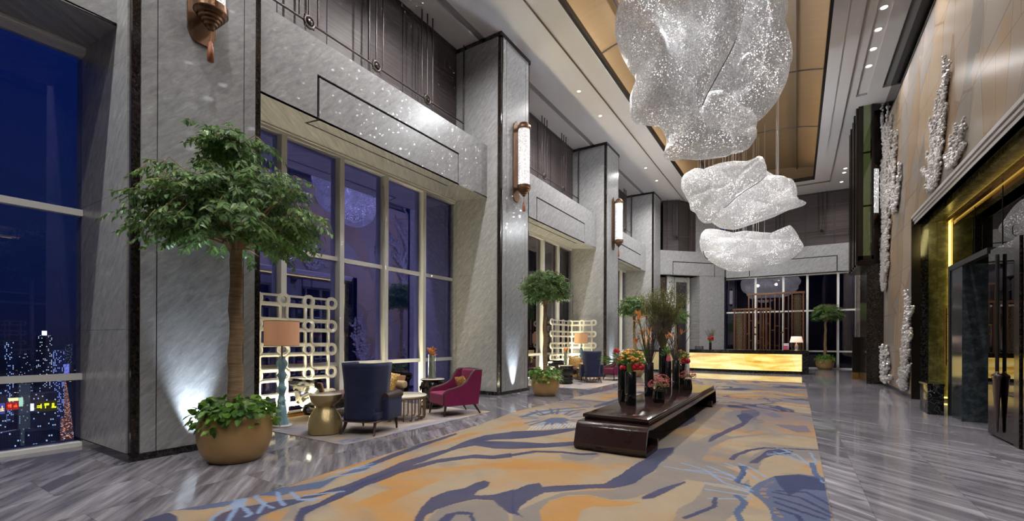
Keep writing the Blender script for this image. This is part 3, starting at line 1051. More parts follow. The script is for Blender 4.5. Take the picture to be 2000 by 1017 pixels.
# glazed vestibule standing in the portal
vt = thing('door_1', 'dark stone and smoked glass entrance doors set in the right-hand portal', 'door', (0, 0, 0), kind='structure')
MB().box(2.66, 3.34, 11.86, 12.62, 0, 2.98).build('stone_pier', 'grey_granite', vt)
MB().box(2.64, 3.34, 12.60, 12.72, 0, 3.06).box(2.64, 2.74, 10.45, 12.62, 2.96, 3.06).build('door_frame', 'blackmetal', vt)
MB().box(2.66, 2.70, 9.42, 10.46, 0.03, 3.0).build('door_leaf', 'dark_glass', vt)
MB().box(2.705, 2.72, 9.42, 10.46, 0.03, 3.0).build('door_backing', 'blackmetal', vt)
MB().box(2.66, 2.78, 9.24, 9.42, 0, 3.02).box(2.66, 2.78, 8.95, 9.1, 0, 3.4).build('jamb', 'brown_granite', vt)
MB().box(2.68, 2.72, 6.0, 9.24, 0.03, 3.0).build('side_leaf', 'dark_glass', vt)
MB().box(2.725, 2.74, 6.0, 9.24, 0.03, 3.0).build('door_backing', 'blackmetal', vt)
# tapering trumpet-shaped pull on the leaf
hp = thing('door_pull', 'dark tapering trumpet shaped door pull hanging on the smoked glass door leaf', 'door handle', (2.62, 9.92, 0))
MB().tube([(0, 0, 1.02), (0, 0, 2.86)], 0.022, 10).build('rod', 'blackmetal', hp)
MB().lathe([(0.03, 0.12), (0.045, 0.14), (0.05, 0.3), (0.085, 0.62), (0.125, 0.92), (0.155, 0.98), (0.14, 1.0), (0.06, 1.03), (0.02, 1.05)], n=28, sx=0.35).build('tapered_grip', 'lacquer', hp)
MB().lathe([(0.035, 1.03), (0.04, 1.045), (0.02, 1.06)], n=16, sx=0.6).build('collar', 'gold_metal', hp)

# lantern bay hanging from the ceiling and the granite pier below it
lb = thing('lantern_bay', 'dark bronze and glass lantern bay hanging high on the right wall, lit green inside', 'lantern bay', (0, 0, 0), kind='structure')
bx0, by0, by1, bz0 = 1.80, 20.45, 23.35, 4.25
MB().box(bx0 + 0.10, 2.28, by0 + 0.06, by1, bz0 + 0.12, ZC).box(2.28, 2.60, 21.1, by1, bz0 + 0.12, ZC).build('body', 'darkbronze', lb)
fr = MB()
for k in range(4):
    o = 0.03 * k
    fr.box(bx0 + 0.04 + o, 2.30, by0 + 0.09 - o, by1 - o, bz0 + 0.05 * k, bz0 + 0.05 * k + 0.06)
fr.box(bx0 + 0.06, bx0 + 0.2, by0, by0 + 0.1, bz0 + 0.2, ZC).box(2.24, 2.30, by0, by0 + 0.1, bz0 + 0.2, ZC).box(bx0 + 0.06, 2.30, by0, by0 + 0.1, bz0 + 0.2, bz0 + 0.34)
for z in (6.34, 8.25):
    fr.box(bx0 + 0.1, 2.29, by0 + 0.01, by0 + 0.07, z, z + 0.06)
fr.build('frame', 'darkbronze', lb)
for k in range(5):
    MB().box(bx0 - 0.015 * (k % 2), bx0 + 0.14, by0 + 0.12 + 0.62 * k, by0 + 0.30 + 0.62 * k, bz0 + 0.05, ZC - 0.002).build('fin', 'darkbronze', lb)
MB().box(1.99, 2.20, by0 + 0.03, by0 + 0.06, bz0 + 0.34, ZC).build('lit_panel', 'litgreen', lb)
MB().box(bx0 + 0.2, 2.24, by0 + 0.01, by0 + 0.02, bz0 + 0.34, ZC).build('glazing', m_glass('bay_glass', 0.2, (0.6, 0.6, 0.6, 1), (0.7, 0.72, 0.66, 1)), lb)
MB().box(2.20, 2.24, by0 + 0.03, by0 + 0.06, bz0 + 0.34, ZC).build('side_panel', 'darkbronze', lb)
pr = thing('pillar', 'black flecked granite pier under the lantern bay', 'pillar', (0, 0, 0), kind='structure')
MB().box(2.12, 2.66, 20.6, 22.6, 0, bz0 + 0.04).build('shaft', 'brown_granite', pr)
w2 = thing('wall_right', 'short beige wall between the granite pier and the far windows', 'wall', (0, 0, 0), kind='structure')
MB().box(2.70, 2.9, 21.05, YE + 0.4, 0.62, ZC + 0.1).build('stone_face', 'stone', w2)
MB().box(2.68, 2.9, 21.05, YE + 0.4, 0, 0.62).build('plinth', 'granite', w2)

# wall behind the camera closes the hall; outer shell
struct('wall_back', MB().box(-9.2, 4.8, -6.3, -6, 0, 11.3), 'brown_granite', 'dark granite wall behind the viewer', 'wall')
struct('wall_outer', MB().box(3.6, 3.9, -6, 33, 0, 11.3), 'post', 'outer wall behind the right-hand portal', 'wall')
struct('roof', MB().box(-9.2, 4.8, -6.3, 33, 11.3, 11.5), 'post', 'slab above the vaulted ceiling', 'roof')

# ------------------------------------------------------------------ rugs
RUG = "po0:-3,4.79,-2.77,5.23,-2.56,5.27,-2.3,5.2,-2.16,5.63,-1.67,5.85,-1.7,5.25,-1.95,4.85,-2.35,4.63,-2.62,4.53,-2.64,4.22|pg0:-2.63,5.37,-2.17,5.67,-2.16,5.34,-2.31,5.18,-2.5,5.2|pg0:-1.48,5.6,-1.44,6.64,-1.26,7.25,-1.11,8.07,-0.83,7.8,-1.03,6.79,-1,6.09,-0.72,5.92,-0.45,5.63,-0.38,5.1,-0.63,5.18,-0.81,5.13,-1.01,5.13,-1.15,4.6,-1.35,4.2,-1.48,4.09,-1.68,4.12,-1.87,4,-1.94,3.75,-1.91,3.5,-1.71,3.18,-1.91,3.05,-2.07,3.31,-2.06,3.45,-1.95,4.03,-1.55,4.4,-1.36,5.27|po0:-1.71,3.18,-1.91,3.5,-1.93,3.73,-1.86,3.97,-1.68,4.1,-1.47,4.07,-1.2,4.2,-1.29,4.01,-1.54,3.85,-1.6,3.7,-1.48,3.32|pt0:-1.46,3.34,-1.57,3.67,-1.45,3.84,-1.18,4.15,-1.03,4.74,-0.81,5.1,-0.8,4.75,-0.82,4.49,-0.91,4.19,-0.88,3.71|pg0:-0.85,3.73,-0.89,4.2,-0.81,4.5,-0.8,5.07,-0.4,5.03,-0.41,4.51,-0.54,3.93|po0:-0.99,6.1,-0.95,6.62,-0.83,7.4,-0.81,7.82,-0.97,7.12,-1,6.59|po0:-0.84,6.29,-0.83,6.81,-0.78,6.95,-0.73,6.87,-0.78,6.42|pn0:-2.38,3.81,-2.37,4.03,-2.28,4.18,-2.19,4.07,-2.1,4.17,-1.91,4.33,-1.7,4.52,-1.66,4.86,-1.65,5.41,-1.61,5.79,-1.65,6.33,-1.46,6.62,-1.39,6.28,-1.39,5.94,-1.41,5.65,-1.38,5.34,-1.42,4.97,-1.44,4.69,-1.56,4.43,-1.73,4.32,-1.93,4.1,-2.09,3.94,-2.11,3.71,-2.1,3.52,-2.06,3.36,-1.95,3.29,-2.08,3.32|pn0:-1.25,4.31,-1.17,4.65,-1.01,5.07,-0.99,5.02,-1.07,4.66,-1.14,4.36,-1.22,4.27|pn0:-1.12,7.21,-1.13,7.68,-1.03,8.28,-0.85,9.3,-1.03,10.16,-0.89,10.62,-0.72,10.13,-0.78,8.97,-0.97,8.01,-1.06,7.32|pn0:-2.03,10.13,-1.88,10.36,-1.6,8.97,-1.65,8.39,-1.79,7.78,-1.92,7.46,-1.76,8.14,-1.78,9.1|sn0.035:-0.69,6.33,-0.67,6.6,-0.56,6.98,-0.38,7.27,-0.11,7.39,0.25,7.51|pg0:-0.52,6.22,-0.47,6.83,-0.34,7.24,-0.11,7.39,0.04,7.38,0.27,7.42,0.26,6.91,-0.07,7.04,-0.25,6.87,-0.35,6.61,-0.38,5.98,-0.49,5.91|pn0:-0.34,7.13,-0.19,7.32,-0.03,7.27,-0.07,6.99,-0.25,6.87,-0.36,6.6,-0.4,6.3,-0.5,6.24|sg0.05:-1.07,7,-0.93,7.6,-0.73,7.94,-0.4,8.38,-0.08,8.51,0.22,8.49|pp0:-0.34,9.44,0.15,9.58,0.21,8.94,0.01,8.8,-0.21,9.16|pp0:-0.56,10.71,-0.4,11.07,-0.24,10.45,-0.37,10.25|pn0:-2.04,15.56,-1.51,16.33,-1.14,16,-1.43,15.41,-1.86,15.23|sn0.04:-1.64,11.66,-1.09,11.77,-0.46,12.69|sn0.03:-0.85,13.34,-0.5,13.78,-0.31,13.33,-0.61,12.94|sp0.04:-0.38,14.72,-0.07,14.49,0.3,14.95|sp0.05:-1.84,13.73,-1.34,14.45,-0.7,14.74|so0.06:-0.68,14.3,-0.15,14.88,0.23,14.07|sg0.04:-0.67,9.62,-0.56,8.76,-0.7,8.34|pb0:-0.41,5.08,-0.34,5.43,-0.21,5.79,0.02,6.05,0.25,6.05,0.26,5.46,0.24,4.43,-0.15,4.18,-0.2,4.64,-0.3,4.88|pn0:-0.21,5.79,0.02,6.01,0.25,5.98,0.26,5.51,0.06,5.45,-0.06,5.14,-0.14,5.44|po0:-0.2,5.64,-0.15,5.74,-0.2,5.53,-0.24,5.43|po0:-0.26,5.49,-0.2,5.62,-0.21,5.42,-0.27,5.34|po0:-0.3,5.26,-0.24,5.3,-0.25,5.18,-0.32,5.14|po0:-0.31,5.09,-0.25,5.12,-0.25,5.05,-0.31,5.01|po0:-0.28,4.99,-0.23,5,-0.22,4.94,-0.26,4.92|po0:-0.24,4.87,-0.2,4.9,-0.18,4.86,-0.23,4.83|po0:-0.18,4.7,-0.14,4.72,-0.14,4.66,-0.17,4.64|po0:-0.16,4.59,-0.13,4.61,-0.12,4.57,-0.16,4.55|po0:-0.14,4.51,-0.1,4.52,-0.09,4.47,-0.13,4.45|sl0.016:-0.38,5.1,-0.64,5.24,-0.9,5.65,-1.18,5.8|sl0.016:-0.4,5.15,-0.63,5.59,-0.89,5.82|sl0.016:-0.4,5.03,-0.7,5.14,-0.81,5.13|sl0.016:-0.4,4.92,-0.59,4.91,-0.78,4.91|sl0.016:-0.37,4.83,-0.55,4.72,-0.7,4.64|sl0.016:-0.35,5.56,-0.51,5.9,-0.74,6.08|sl0.016:-0.27,5.68,-0.41,5.96,-0.6,6.17|sl0.016:-0.49,5.34,-0.78,5.49,-1.33,5.53|sl0.016:-0.5,5.46,-0.72,5.61,-1.09,5.53|sl0.016:-0.32,6.82,-0.07,7.2,-0.19,7.34|sl0.016:0.01,7.04,-0.19,7.34,-0.23,7.34|sl0.016:0.24,5.81,0.15,6.49,0.01,7.04,-0.33,6.92|sl0.016:0.15,6.33,0.2,6.87,0.16,7.29|sl0.016:0.07,6.61,-0.07,6.89,-0.26,7.07|sn0.022:-0.19,5.17,0.03,5.14,0.25,4.8|sn0.022:-0.16,5.24,0.09,5.35,0.26,5.04|sn0.022:-0.18,5.01,0.01,4.92,0.24,4.71|sn0.022:-0.17,4.86,0.01,4.73,0.19,4.63|sn0.022:-0.14,4.68,0.01,4.6,0.07,4.32|sn0.022:-0.56,6.03,-0.5,5.75,-0.52,5.32|sn0.022:-0.65,4.68,-0.63,4.42,-0.79,4.01|sb0.03:-0.52,6.05,-0.52,5.66,-0.54,5.37,-0.42,5.25|sb0.03:0.16,6.67,0.18,6.12,0.23,5.94|sb0.03:-0.49,4.86,-0.41,4.71,-0.43,4.37,-0.35,4.05|pt0:-0.51,5.33,-0.48,5.76,-0.42,5.84,-0.44,5.5,-0.47,5.32|pt0:-0.38,6.14,-0.35,6.61,-0.17,6.84,0.11,6.63,0.01,6.16,-0.21,5.86,-0.34,5.93|pn0:-3.96,6.3,-3.54,6.67,-3.19,7.17,-3.11,6.98,-3.27,6.43,-3.47,6.01,-3.65,5.8|pn0:-3.56,5.67,-3.09,5.83,-2.78,6.19,-2.67,5.95,-2.96,5.59,-3.31,5.27|sn0.05:-3.13,5,-2.98,5.33,-2.66,5.49,-2.4,5.53,-2.26,5.64|po0:-4.18,10.2,-4.44,11.76,-4.41,13.49,-4.14,12.65,-4.11,11.36,-3.99,10.16|pn0:-3.96,9.86,-3.92,10.38,-3.9,11.91,-3.79,11.57,-3.77,9.98,-3.81,9.5|po0:-4.39,7,-4.29,7.19,-4.06,7.09,-4.07,6.81,-4.19,6.69|pb0:-3.99,7.39,-4.02,7.84,-3.81,7.98,-3.59,7.8,-3.61,7.44,-3.81,7.31|sl0.03:-3.63,7.98,-3.4,8.14|sb0.03:-3.59,7.87,-3.31,7.88|sb0.03:-3.57,7.75,-3.26,7.64|sl0.03:-3.57,7.64,-3.25,7.41|sb0.03:-3.59,7.54,-3.27,7.22|sb0.03:-3.62,7.45,-3.33,7.06|sl0.03:-3.67,7.38,-3.42,6.94|sb0.03:-3.74,7.34,-3.53,6.87|sb0.03:-3.82,7.32,-3.67,6.84|sl0.03:-3.9,7.33,-3.81,6.86|sb0.03:-3.98,7.36,-3.97,6.94|sb0.03:-4.07,7.42,-4.14,7.06|sl0.03:-4.14,7.5,-4.3,7.23|sb0.03:-4.21,7.6,-4.45,7.45|sb0.03:-4.26,7.71,-4.57,7.69|sl0.03:-4.3,7.83,-4.67,7.96|sb0.03:-4.31,7.96,-4.72,8.24|sb0.03:-4.29,8.07,-4.72,8.5|sl0.03:-4.26,8.17,-4.68,8.72|sb0.03:-4.2,8.25,-4.58,8.89|sb0.03:-4.13,8.29,-4.43,8.99|sl0.03:-4.04,8.31,-4.25,9.01|sb0.03:-3.95,8.3,-4.06,8.94|sb0.03:-3.86,8.25,-3.86,8.81|sl0.03:-3.77,8.18,-3.68,8.62|sb0.03:-3.69,8.09,-3.52,8.39|sb0.06:-4.54,7.6,-4.6,8.29,-4.43,8.8,-4.18,9.26,-3.98,9.54|sb0.05:-4.31,7.99,-4.28,8.5,-4.04,8.79,-3.9,9.16|sw0.02:-3.77,6.52,-3.89,6.88|sw0.02:-3.73,6.57,-3.85,6.94|sw0.02:-3.69,6.63,-3.81,7|sw0.02:-3.65,6.68,-3.77,7.06|sw0.02:-3.61,6.74,-3.73,7.12|sw0.02:-3.57,6.79,-3.69,7.18|sw0.02:-3.54,6.85,-3.65,7.24|sw0.02:-3.5,6.91,-3.61,7.3|sw0.02:-3.46,6.96,-3.57,7.36|sw0.02:-3.42,7.02,-3.52,7.42|sw0.02:-3.37,7.08,-3.48,7.48|sw0.02:-3.33,7.13,-3.44,7.54|sw0.02:-3.29,7.19,-3.4,7.6|sw0.02:-3.25,7.25,-3.35,7.67|po0:-3.94,3.18,-3.65,3.84,-3.26,4.37,-2.96,4.72,-2.77,4.42,-3.04,4.07,-3.21,3.65,-3.17,3.13,-3.13,2.82,-2.9,2.43,-3.14,2.27,-3.4,2.65,-3.44,3.22,-3.73,3.24|po0:-4.37,4.97,-4.47,5.75,-4.33,6.9,-4.17,6.65,-4.32,5.6,-4.29,4.96|pn0:-3.39,2.11,-3.71,2.4,-3.69,2.57,-3.81,2.91,-3.86,3.23,-3.89,3.78,-3.8,4.32,-3.55,4.76,-3.32,4.85,-3.2,5.1,-3.07,4.9,-3.22,4.7,-3.48,4.58,-3.69,4.19,-3.75,3.65,-3.71,3.11,-3.63,2.78,-3.59,2.5,-3.53,2.33,-3.31,2.16|pn0:-3.97,2.53,-3.93,2.74,-3.92,3.04,-3.98,3.46,-4.09,3.98,-4.08,4.47,-4.05,4.79,-4.15,5.33,-4.15,5.8,-3.94,6.28,-3.64,5.8,-3.85,5.63,-3.92,5.48,-3.79,5.54,-3.56,5.67,-3.31,5.27,-3.54,5.16,-3.86,5.17,-3.94,4.86,-3.93,4.62,-3.87,4.07,-3.87,3.71,-3.8,3.3,-3.8,2.95,-3.85,2.58|pn0:-4.36,3.64,-4.47,4.16,-4.57,4.8,-4.63,5.7,-4.55,5.62,-4.43,4.66,-4.31,4.04,-4.23,3.54|pb0:-4.6,1.78,-4.52,1.98,-4.5,2.22,-4.54,2.48,-4.34,2.7,-4.22,3,-4.34,3.58,-4.31,3.89,-4.18,3.5,-4.21,3.15,-4.04,2.83,-4.15,2.63,-4.18,2.42,-4.34,2.27,-4.31,2.06,-4.41,1.9|so0.03:-4.52,2.66,-4.43,2.97,-4.33,3.32|so0.03:-4.52,3.03,-4.45,3.33,-4.48,4.04|po0:-4.37,2.19,-4.35,2.38,-4.2,2.47,-4.05,2.45,-4.13,2.29,-4.22,2.17|pn0:-4,1.72,-4.16,1.98,-4.18,2.12,-4.1,2.27,-4.03,2.44,-3.94,2.55,-3.83,2.57,-3.84,2.46,-3.85,2.23,-3.83,2.12,-3.68,1.93|po0:-3.68,1.93,-3.83,2.19,-3.82,2.38,-3.68,2.26,-3.51,2.04|sl0.02:-4.6,2.34,-4.25,2.1,-4.18,1.94,-3.97,1.74|sl0.02:-4.51,2.33,-4.14,2.07,-3.84,1.82|sl0.02:-4.53,2.38,-4.18,2.15,-3.94,2.09,-3.91,2.04|sl0.02:-4.45,2.43,-4.31,2.34,-4.06,2.28,-3.92,2.28|sl0.02:-4.1,2.31,-3.91,2.14|sl0.02:-4.29,2.54,-4.08,2.43,-3.9,2.37|sl0.02:-4.18,2.61,-3.92,2.53,-3.78,2.58|sl0.02:-3.97,2.62,-3.77,2.89|sl0.02:-3.89,2.55,-3.78,2.65|sl0.02:-4.28,3.11,-4.07,3.67|sl0.02:-4.36,3.26,-4.33,3.73|sl0.02:-4.36,3.39,-4.16,3.84|pn0:-2.59,2.62,-2.82,2.97,-2.93,3.23,-2.92,3.46,-2.83,3.61,-2.84,3.81,-2.81,3.93,-2.73,3.92,-2.66,3.79,-2.66,3.62,-2.63,3.51,-2.56,3.53,-2.47,3.62,-2.4,3.86,-2.05,3.31,-2.1,3.3,-2.28,3.42,-2.39,3.49,-2.55,3.42,-2.63,3.24,-2.68,3.05,-2.66,2.87,-2.53,2.66|pg0:-2.53,2.66,-2.68,3.05,-2.62,3.23,-2.54,3.41,-2.38,3.48,-2.27,3.41,-2.1,3.29,-1.92,3.06|pn0:-2.46,2.71,-2.54,2.99,-2.48,3.11,-2.37,3.15,-2.14,2.91,-2.17,2.89,-2.36,3.09,-2.46,3.04,-2.36,2.77|pn0:-4.68,1.6,-4.64,1.68,-4.53,1.74,-4.39,1.73,-4.12,1.64,-4.36,1.49"
COL = {'o': (164, 116, 52), 'n': (34, 43, 82), 'g': (112, 106, 104), 'l': (118, 140, 172), 'b': (46, 74, 114), 't': (150, 133, 110), 'p': (88, 86, 106), 'w': (172, 168, 160)}


def inside(px, py, P):
    r = np.zeros(px.shape, bool)
    n = len(P)
    for i in range(n):
        x0, y0 = P[i]
        x1, y1 = P[(i + 1) % n]
        if y0 == y1:
            continue
        c = (y0 > py) != (y1 > py)
        r ^= c & (px < (x1 - x0) * (py - y0) / (y1 - y0) + x0)
    return r


def edge_left(y):
    P = [(1.0, -4.50), (1.57, -4.55), (1.79, -4.58), (2.06, -4.47), (2.28, -4.38), (2.6, -4.37), (3.2, -4.45), (4.4, -4.56), (5.5, -4.69), (6.4, -4.74), (8.2, -5.02), (9.5, -4.96), (11.2, -4.94), (12.8, -4.82), (15, -4.9), (17.3, -4.6), (19.55, -4.7)]
    return np.interp(y, [p[0] for p in P], [p[1] for p in P])


ys = np.concatenate([np.arange(1.0, 6.6, 0.014), np.arange(6.6, 9, 0.026), np.arange(9, 19.56, 0.05)])
ss = np.linspace(0, 1, 380)
Yg, Sg = np.meshgrid(ys, ss, indexing='ij')
Xl = edge_left(Yg)
Xg = Xl + (0.26 - Xl) * Sg
wx = Xg + 0.025 * (fbm(Xg * 5, Yg * 5, 11) - 0.5) + 0.006 * (fbm(Xg * 22, Yg * 22, 12) - 0.5)
wy = Yg + 0.025 * (fbm(Xg * 5, Yg * 5, 13) - 0.5) + 0.006 * (fbm(Xg * 22, Yg * 22, 14) - 0.5)
L3 = {k: np.array(lin(*v)[:3]) for k, v in COL.items()}
col = np.tile(L3['t'], Xg.shape + (1,))
# loose flowing ground pattern
fx = Xg * 0.55 + 1.3 * (fbm(Xg * 0.35, Yg * 0.3, 3) - 0.5)
fy = Yg * 0.16 + Xg * 0.10 + 0.9 * (fbm(Xg * 0.3, Yg * 0.22, 5) - 0.5)


def blend(mask, c):
    global col
    mask = mask[..., None]
    col = col * (1 - mask) + L3[c] * mask


st = lambda a, lo, hi: np.clip((a - lo) / (hi - lo), 0, 1)
blend(0.75 * st(fbm(fx * 1.4, fy * 5, 21), 0.52, 0.64), 'g')
blend(0.6 * st(fbm(fx * 1.6, fy * 6, 22), 0.58, 0.72), 'o')
far = st(Yg, 9.0, 11.0)
blend(far * 0.8 * st(fbm(fx * 1.3, fy * 9, 23), 0.58, 0.61), 'p')
blend(far * 0.7 * st(fbm(fx * 1.3, fy * 9, 27), 0.58, 0.66), 'g')
blend(far * 0.8 * st(fbm(fx * 1.2, fy * 8, 28), 0.60, 0.66), 'o')
blend(far * st(0.022 - np.abs(fbm(fx * 1.2, fy * 6, 24) - 0.5), 0, 0.004), 'n')
blend(far * st(fbm(fx * 1.5, fy * 9, 25), 0.65, 0.66), 'n')
blend(0.5 * st(fbm(Xg * 0.8 + fx, Yg * 2.6, 29), 0.56, 0.72), 'o')
blend(0.35 * st(fbm(Xg * 0.9 + fx, Yg * 3.1, 30), 0.56, 0.70), 'g')
for item in RUG.split('|'):
    head, pts = item.split(':')
    nums = [float(q) for q in pts.split(',')]
    P = list(zip(nums[0::2], nums[1::2]))
    c, w = head[1], float(head[2:])
    x0, x1 = min(p[0] for p in P) - w - 0.1, max(p[0] for p in P) + w + 0.1
    y0, y1 = min(p[1] for p in P) - w - 0.1, max(p[1] for p in P) + w + 0.1
    sel = (Xg > x0) & (Xg < x1) & (Yg > y0) & (Yg < y1)
    if not sel.any():
        continue
    a, b = wx[sel], wy[sel]
    if head[0] == 'p':
        m = inside(a, b, P)
    else:
        d = np.full(a.shape, 9.0)
        for i in range(len(P) - 1):
            ax, ay = P[i]
            ex, ey = P[i + 1][0] - ax, P[i + 1][1] - ay
            tt = np.clip(((a - ax) * ex + (b - ay) * ey) / (ex * ex + ey * ey + 1e-9), 0, 1)
            d = np.minimum(d, np.hypot(a - ax - tt * ex, b - ay - tt * ey))
        m = d < w
    if c == 'o':                                   # streaky dye
        k = 0.85 * st(fbm(a * 0.9 + b * 0.35, b * 2.2 - a * 1.0, 31, 5), 0.34, 0.60)
    elif c in 'tg':
        k = {'t': 0.8, 'g': 0.8}[c] * np.clip(0.55 + 0.9 * fbm(a * 1.5, b * 3, 31), 0, 1)
    elif c == 'n':
        k = 0.82 + 0.18 * fbm(a * 2, b * 2, 32)
    else:
        k = np.full(a.shape, 0.85)
    sub = col[sel]
    kk = (k * m)[:, None]
    sub = sub * (1 - kk) + L3[c] * kk
    if c == 'n':                                   # plum tint running through the navy bands
        pm = (m * st(fbm(a * 0.9, b * 0.9, 33), 0.5, 0.62) * 0.35)[:, None]
        sub = sub * (1 - pm) + np.array(lin(74, 60, 78)[:3]) * pm
    col[sel] = sub
col *= 0.87 * (0.93 + 0.14 * fbm(Xg * 9, Yg * 9, 41))[..., None]
nr, nc_ = Xg.shape
V = np.stack([Xg, Yg, np.full_like(Xg, 0.014)], -1).reshape(-1, 3)
ii, jj = np.meshgrid(np.arange(nr - 1), np.arange(nc_ - 1), indexing='ij')
base = (ii * nc_ + jj).ravel()
F = np.stack([base, base + 1, base + nc_ + 1, base + nc_], 1)
# border skirt down to the floor
ring = np.concatenate([np.arange(nc_), nc_ * np.arange(1, nr) + nc_ - 1, (nr - 1) * nc_ + np.arange(nc_ - 2, -1, -1), nc_ * np.arange(nr - 2, 0, -1)])
low = V[ring].copy()
low[:, 2] = 0.001
nv = len(V)
m = len(ring)
F2 = np.stack([ring, nv + np.arange(m), nv + (np.arange(m) + 1) % m, ring[(np.arange(m) + 1) % m]], 1)
V = np.concatenate([V, low])
cc = np.concatenate([col.reshape(-1, 3), np.tile(L3['p'], (m, 1))])
me = bpy.data.meshes.new('hall_rug')
FF = np.concatenate([F, F2]).astype(np.int32)
me.vertices.add(len(V))
me.vertices.foreach_set('co', V.ravel().astype(np.float32))
me.loops.add(FF.size)
me.loops.foreach_set('vertex_index', FF.ravel())
me.polygons.add(len(FF))
me.polygons.foreach_set('loop_start', np.arange(0, FF.size, 4, dtype=np.int32))
me.update(calc_edges=True)
at = me.color_attributes.new('pattern', 'FLOAT_COLOR', 'POINT')
at.data.foreach_set('color', np.concatenate([cc, np.ones((len(cc), 1))], 1).ravel().astype(np.float32))
me.materials.append(M['rug'])
o = bpy.data.objects.new('hall_rug', me)
C.objects.link(o)
tag(o, 'long hall rug with navy, orange and beige marbled waves', 'rug')


def lounge_rug(y0, y1, label):
    o = MB().rbox(-8.28, -5.45, y0, y1, 0.0, 0.009, 0.004, 1, 2).build('lounge_rug', 'lrug')
    tag(o, label, 'rug')


lounge_rug(4.2, 7.86, 'lilac and sand patterned lounge rug under the nearest armchairs')
lounge_rug(13.1, 17.9, 'lilac and sand patterned lounge rug under the farther armchairs')

# ------------------------------------------------------------------ low bench table
def ribbon(path, t):
    P = [Vector((p[0], p[1])) for p in path]
    a, b = [], []
    for i, p in enumerate(P):
        d = (P[min(i + 1, len(P) - 1)] - P[max(i - 1, 0)]).normalized()
        n = Vector((-d.y, d.x))
        a.append(p + n * t / 2)
        b.append(p - n * t / 2)
    return [(q.x, q.y) for q in a], [(q.x, q.y) for q in b]


def ribbon_mesh(path, t, x0, x1):
    a, b = ribbon(path, t)
    n = len(a)
    v = [(x, p[0], p[1]) for x in (x0, x1) for p in a] + [(x, p[0], p[1]) for x in (x0, x1) for p in b]
    f = []
    for i in range(n - 1):
        f.append((i, i + 1, n + i + 1, n + i))
        f.append((2 * n + i, 3 * n + i, 3 * n + i + 1, 2 * n + i + 1))
        f.append((i, 2 * n + i, 2 * n + i + 1, i + 1))
        f.append((n + i, n + i + 1, 3 * n + i + 1, 3 * n + i))
    f.append((0, n, 3 * n, 2 * n))
    f.append((n - 1, 3 * n - 1, 4 * n - 1, 2 * n - 1))
    return MB().add(v, f)


def arc(cx, cz, r, a0, a1, n=7):
    return [(cx + r * math.cos(math.radians(a0 + (a1 - a0) * k / n)), cz + r * math.sin(math.radians(a0 + (a1 - a0) * k / n))) for k in range(n + 1)]


bench = thing('display_table', 'long low dark lacquered table with curled feet holding the vases', 'table', (-2.1, 5.72, 0.014))
Lb = 5.95
half = [(0.62, 0.15)] + arc(0.56, 0.085, 0.06, 0, -90, 5) + arc(0.09, 0.085, 0.06, -90, -190, 6) + arc(0.17, 0.285, 0.07, 170, 92, 6)
path = half + [(Lb - y, z) for y, z in half[::-1]]
ribbon_mesh(path, 0.048, -0.49, 0.49).build('curled_frame', 'lacquer', bench)
ap = MB()
for x in (-0.40, 0.40):
    ap.rbox(x - 0.03, x + 0.03, 0.5, Lb - 0.5, 0.265, 0.335, 0.012, 2, 2)
ap.build('apron_rail', 'lacquer', bench)
MB().rbox(-0.455, 0.455, 0.30, Lb - 0.14, 0.378, 0.41, 0.004, 1, 2).build('slab_step', 'lacquer', bench)
MB().rbox(-0.475, 0.455, 0.28, Lb - 0.12, 0.41, 0.456, 0.005, 1, 2).build('slab_top', 'lacquer', bench)
ZT = 0.47

# ------------------------------------------------------------------ leaves helpers
def leaf_mesh(P, D, Nn, Ln, wid, droop=0.15, fold=0.12):
    P, D, Nn = map(np.asarray, (P, D, Nn))
    D = D / np.linalg.norm(D, axis=1, keepdims=True)
    Sd = np.cross(D, Nn)
    Sd /= np.maximum(np.linalg.norm(Sd, axis=1, keepdims=True), 1e-6)
    U = np.cross(Sd, D)
    Ln = np.asarray(Ln)[:, None]
    w = Ln * wid
    v = np.stack([P, P + D * Ln * .38 + Sd * w * .5 + U * Ln * (fold - droop * .14), P + D * Ln - U * Ln * droop, P + D * Ln * .38 - Sd * w * .5 + U * Ln * (fold - droop * .14),
                  P + D * Ln * .45 - U * Ln * droop * .2, P + D * Ln * .72 + Sd * w * .34 + U * Ln * (fold * .5 - droop * .5), P + D * Ln * .72 - Sd * w * .34 + U * Ln * (fold * .5 - droop * .5)], 1)
    n = len(P)
    b = np.arange(n)[:, None] * 7
    tri = np.array([(0, 4, 1), (1, 4, 5), (5, 4, 2), (0, 3, 4), (3, 6, 4), (6, 2, 4)])
    F = (b[:, None, :] + tri[None]).reshape(-1, 3)
    return v.reshape(-1, 3), F


def np_mesh(name, V, F, mat, parent, smooth=False):
    me = bpy.data.meshes.new(name)
    F = np.asarray(F, np.int32)
    k = F.shape[1]
    me.vertices.add(len(V))
    me.vertices.foreach_set('co', np.asarray(V, np.float32).ravel())
    me.loops.add(F.size)
    me.loops.foreach_set('vertex_index', F.ravel())
    me.polygons.add(len(F))
    me.polygons.foreach_set('loop_start', np.arange(0, F.size, k, dtype=np.int32))
    me.polygons.foreach_set('use_smooth', [smooth] * len(F))
    me.update(calc_edges=True)
    me.materials.append(M[mat] if isinstance(mat, str) else mat)
    o = bpy.data.objects.new(name, me)
    C.objects.link(o)
    if parent is not None:
        o.parent = parent
    return o


def rvec(n, r=rng):
    v = r.normal(size=(n, 3))
    return v / np.linalg.norm(v, axis=1, keepdims=True)


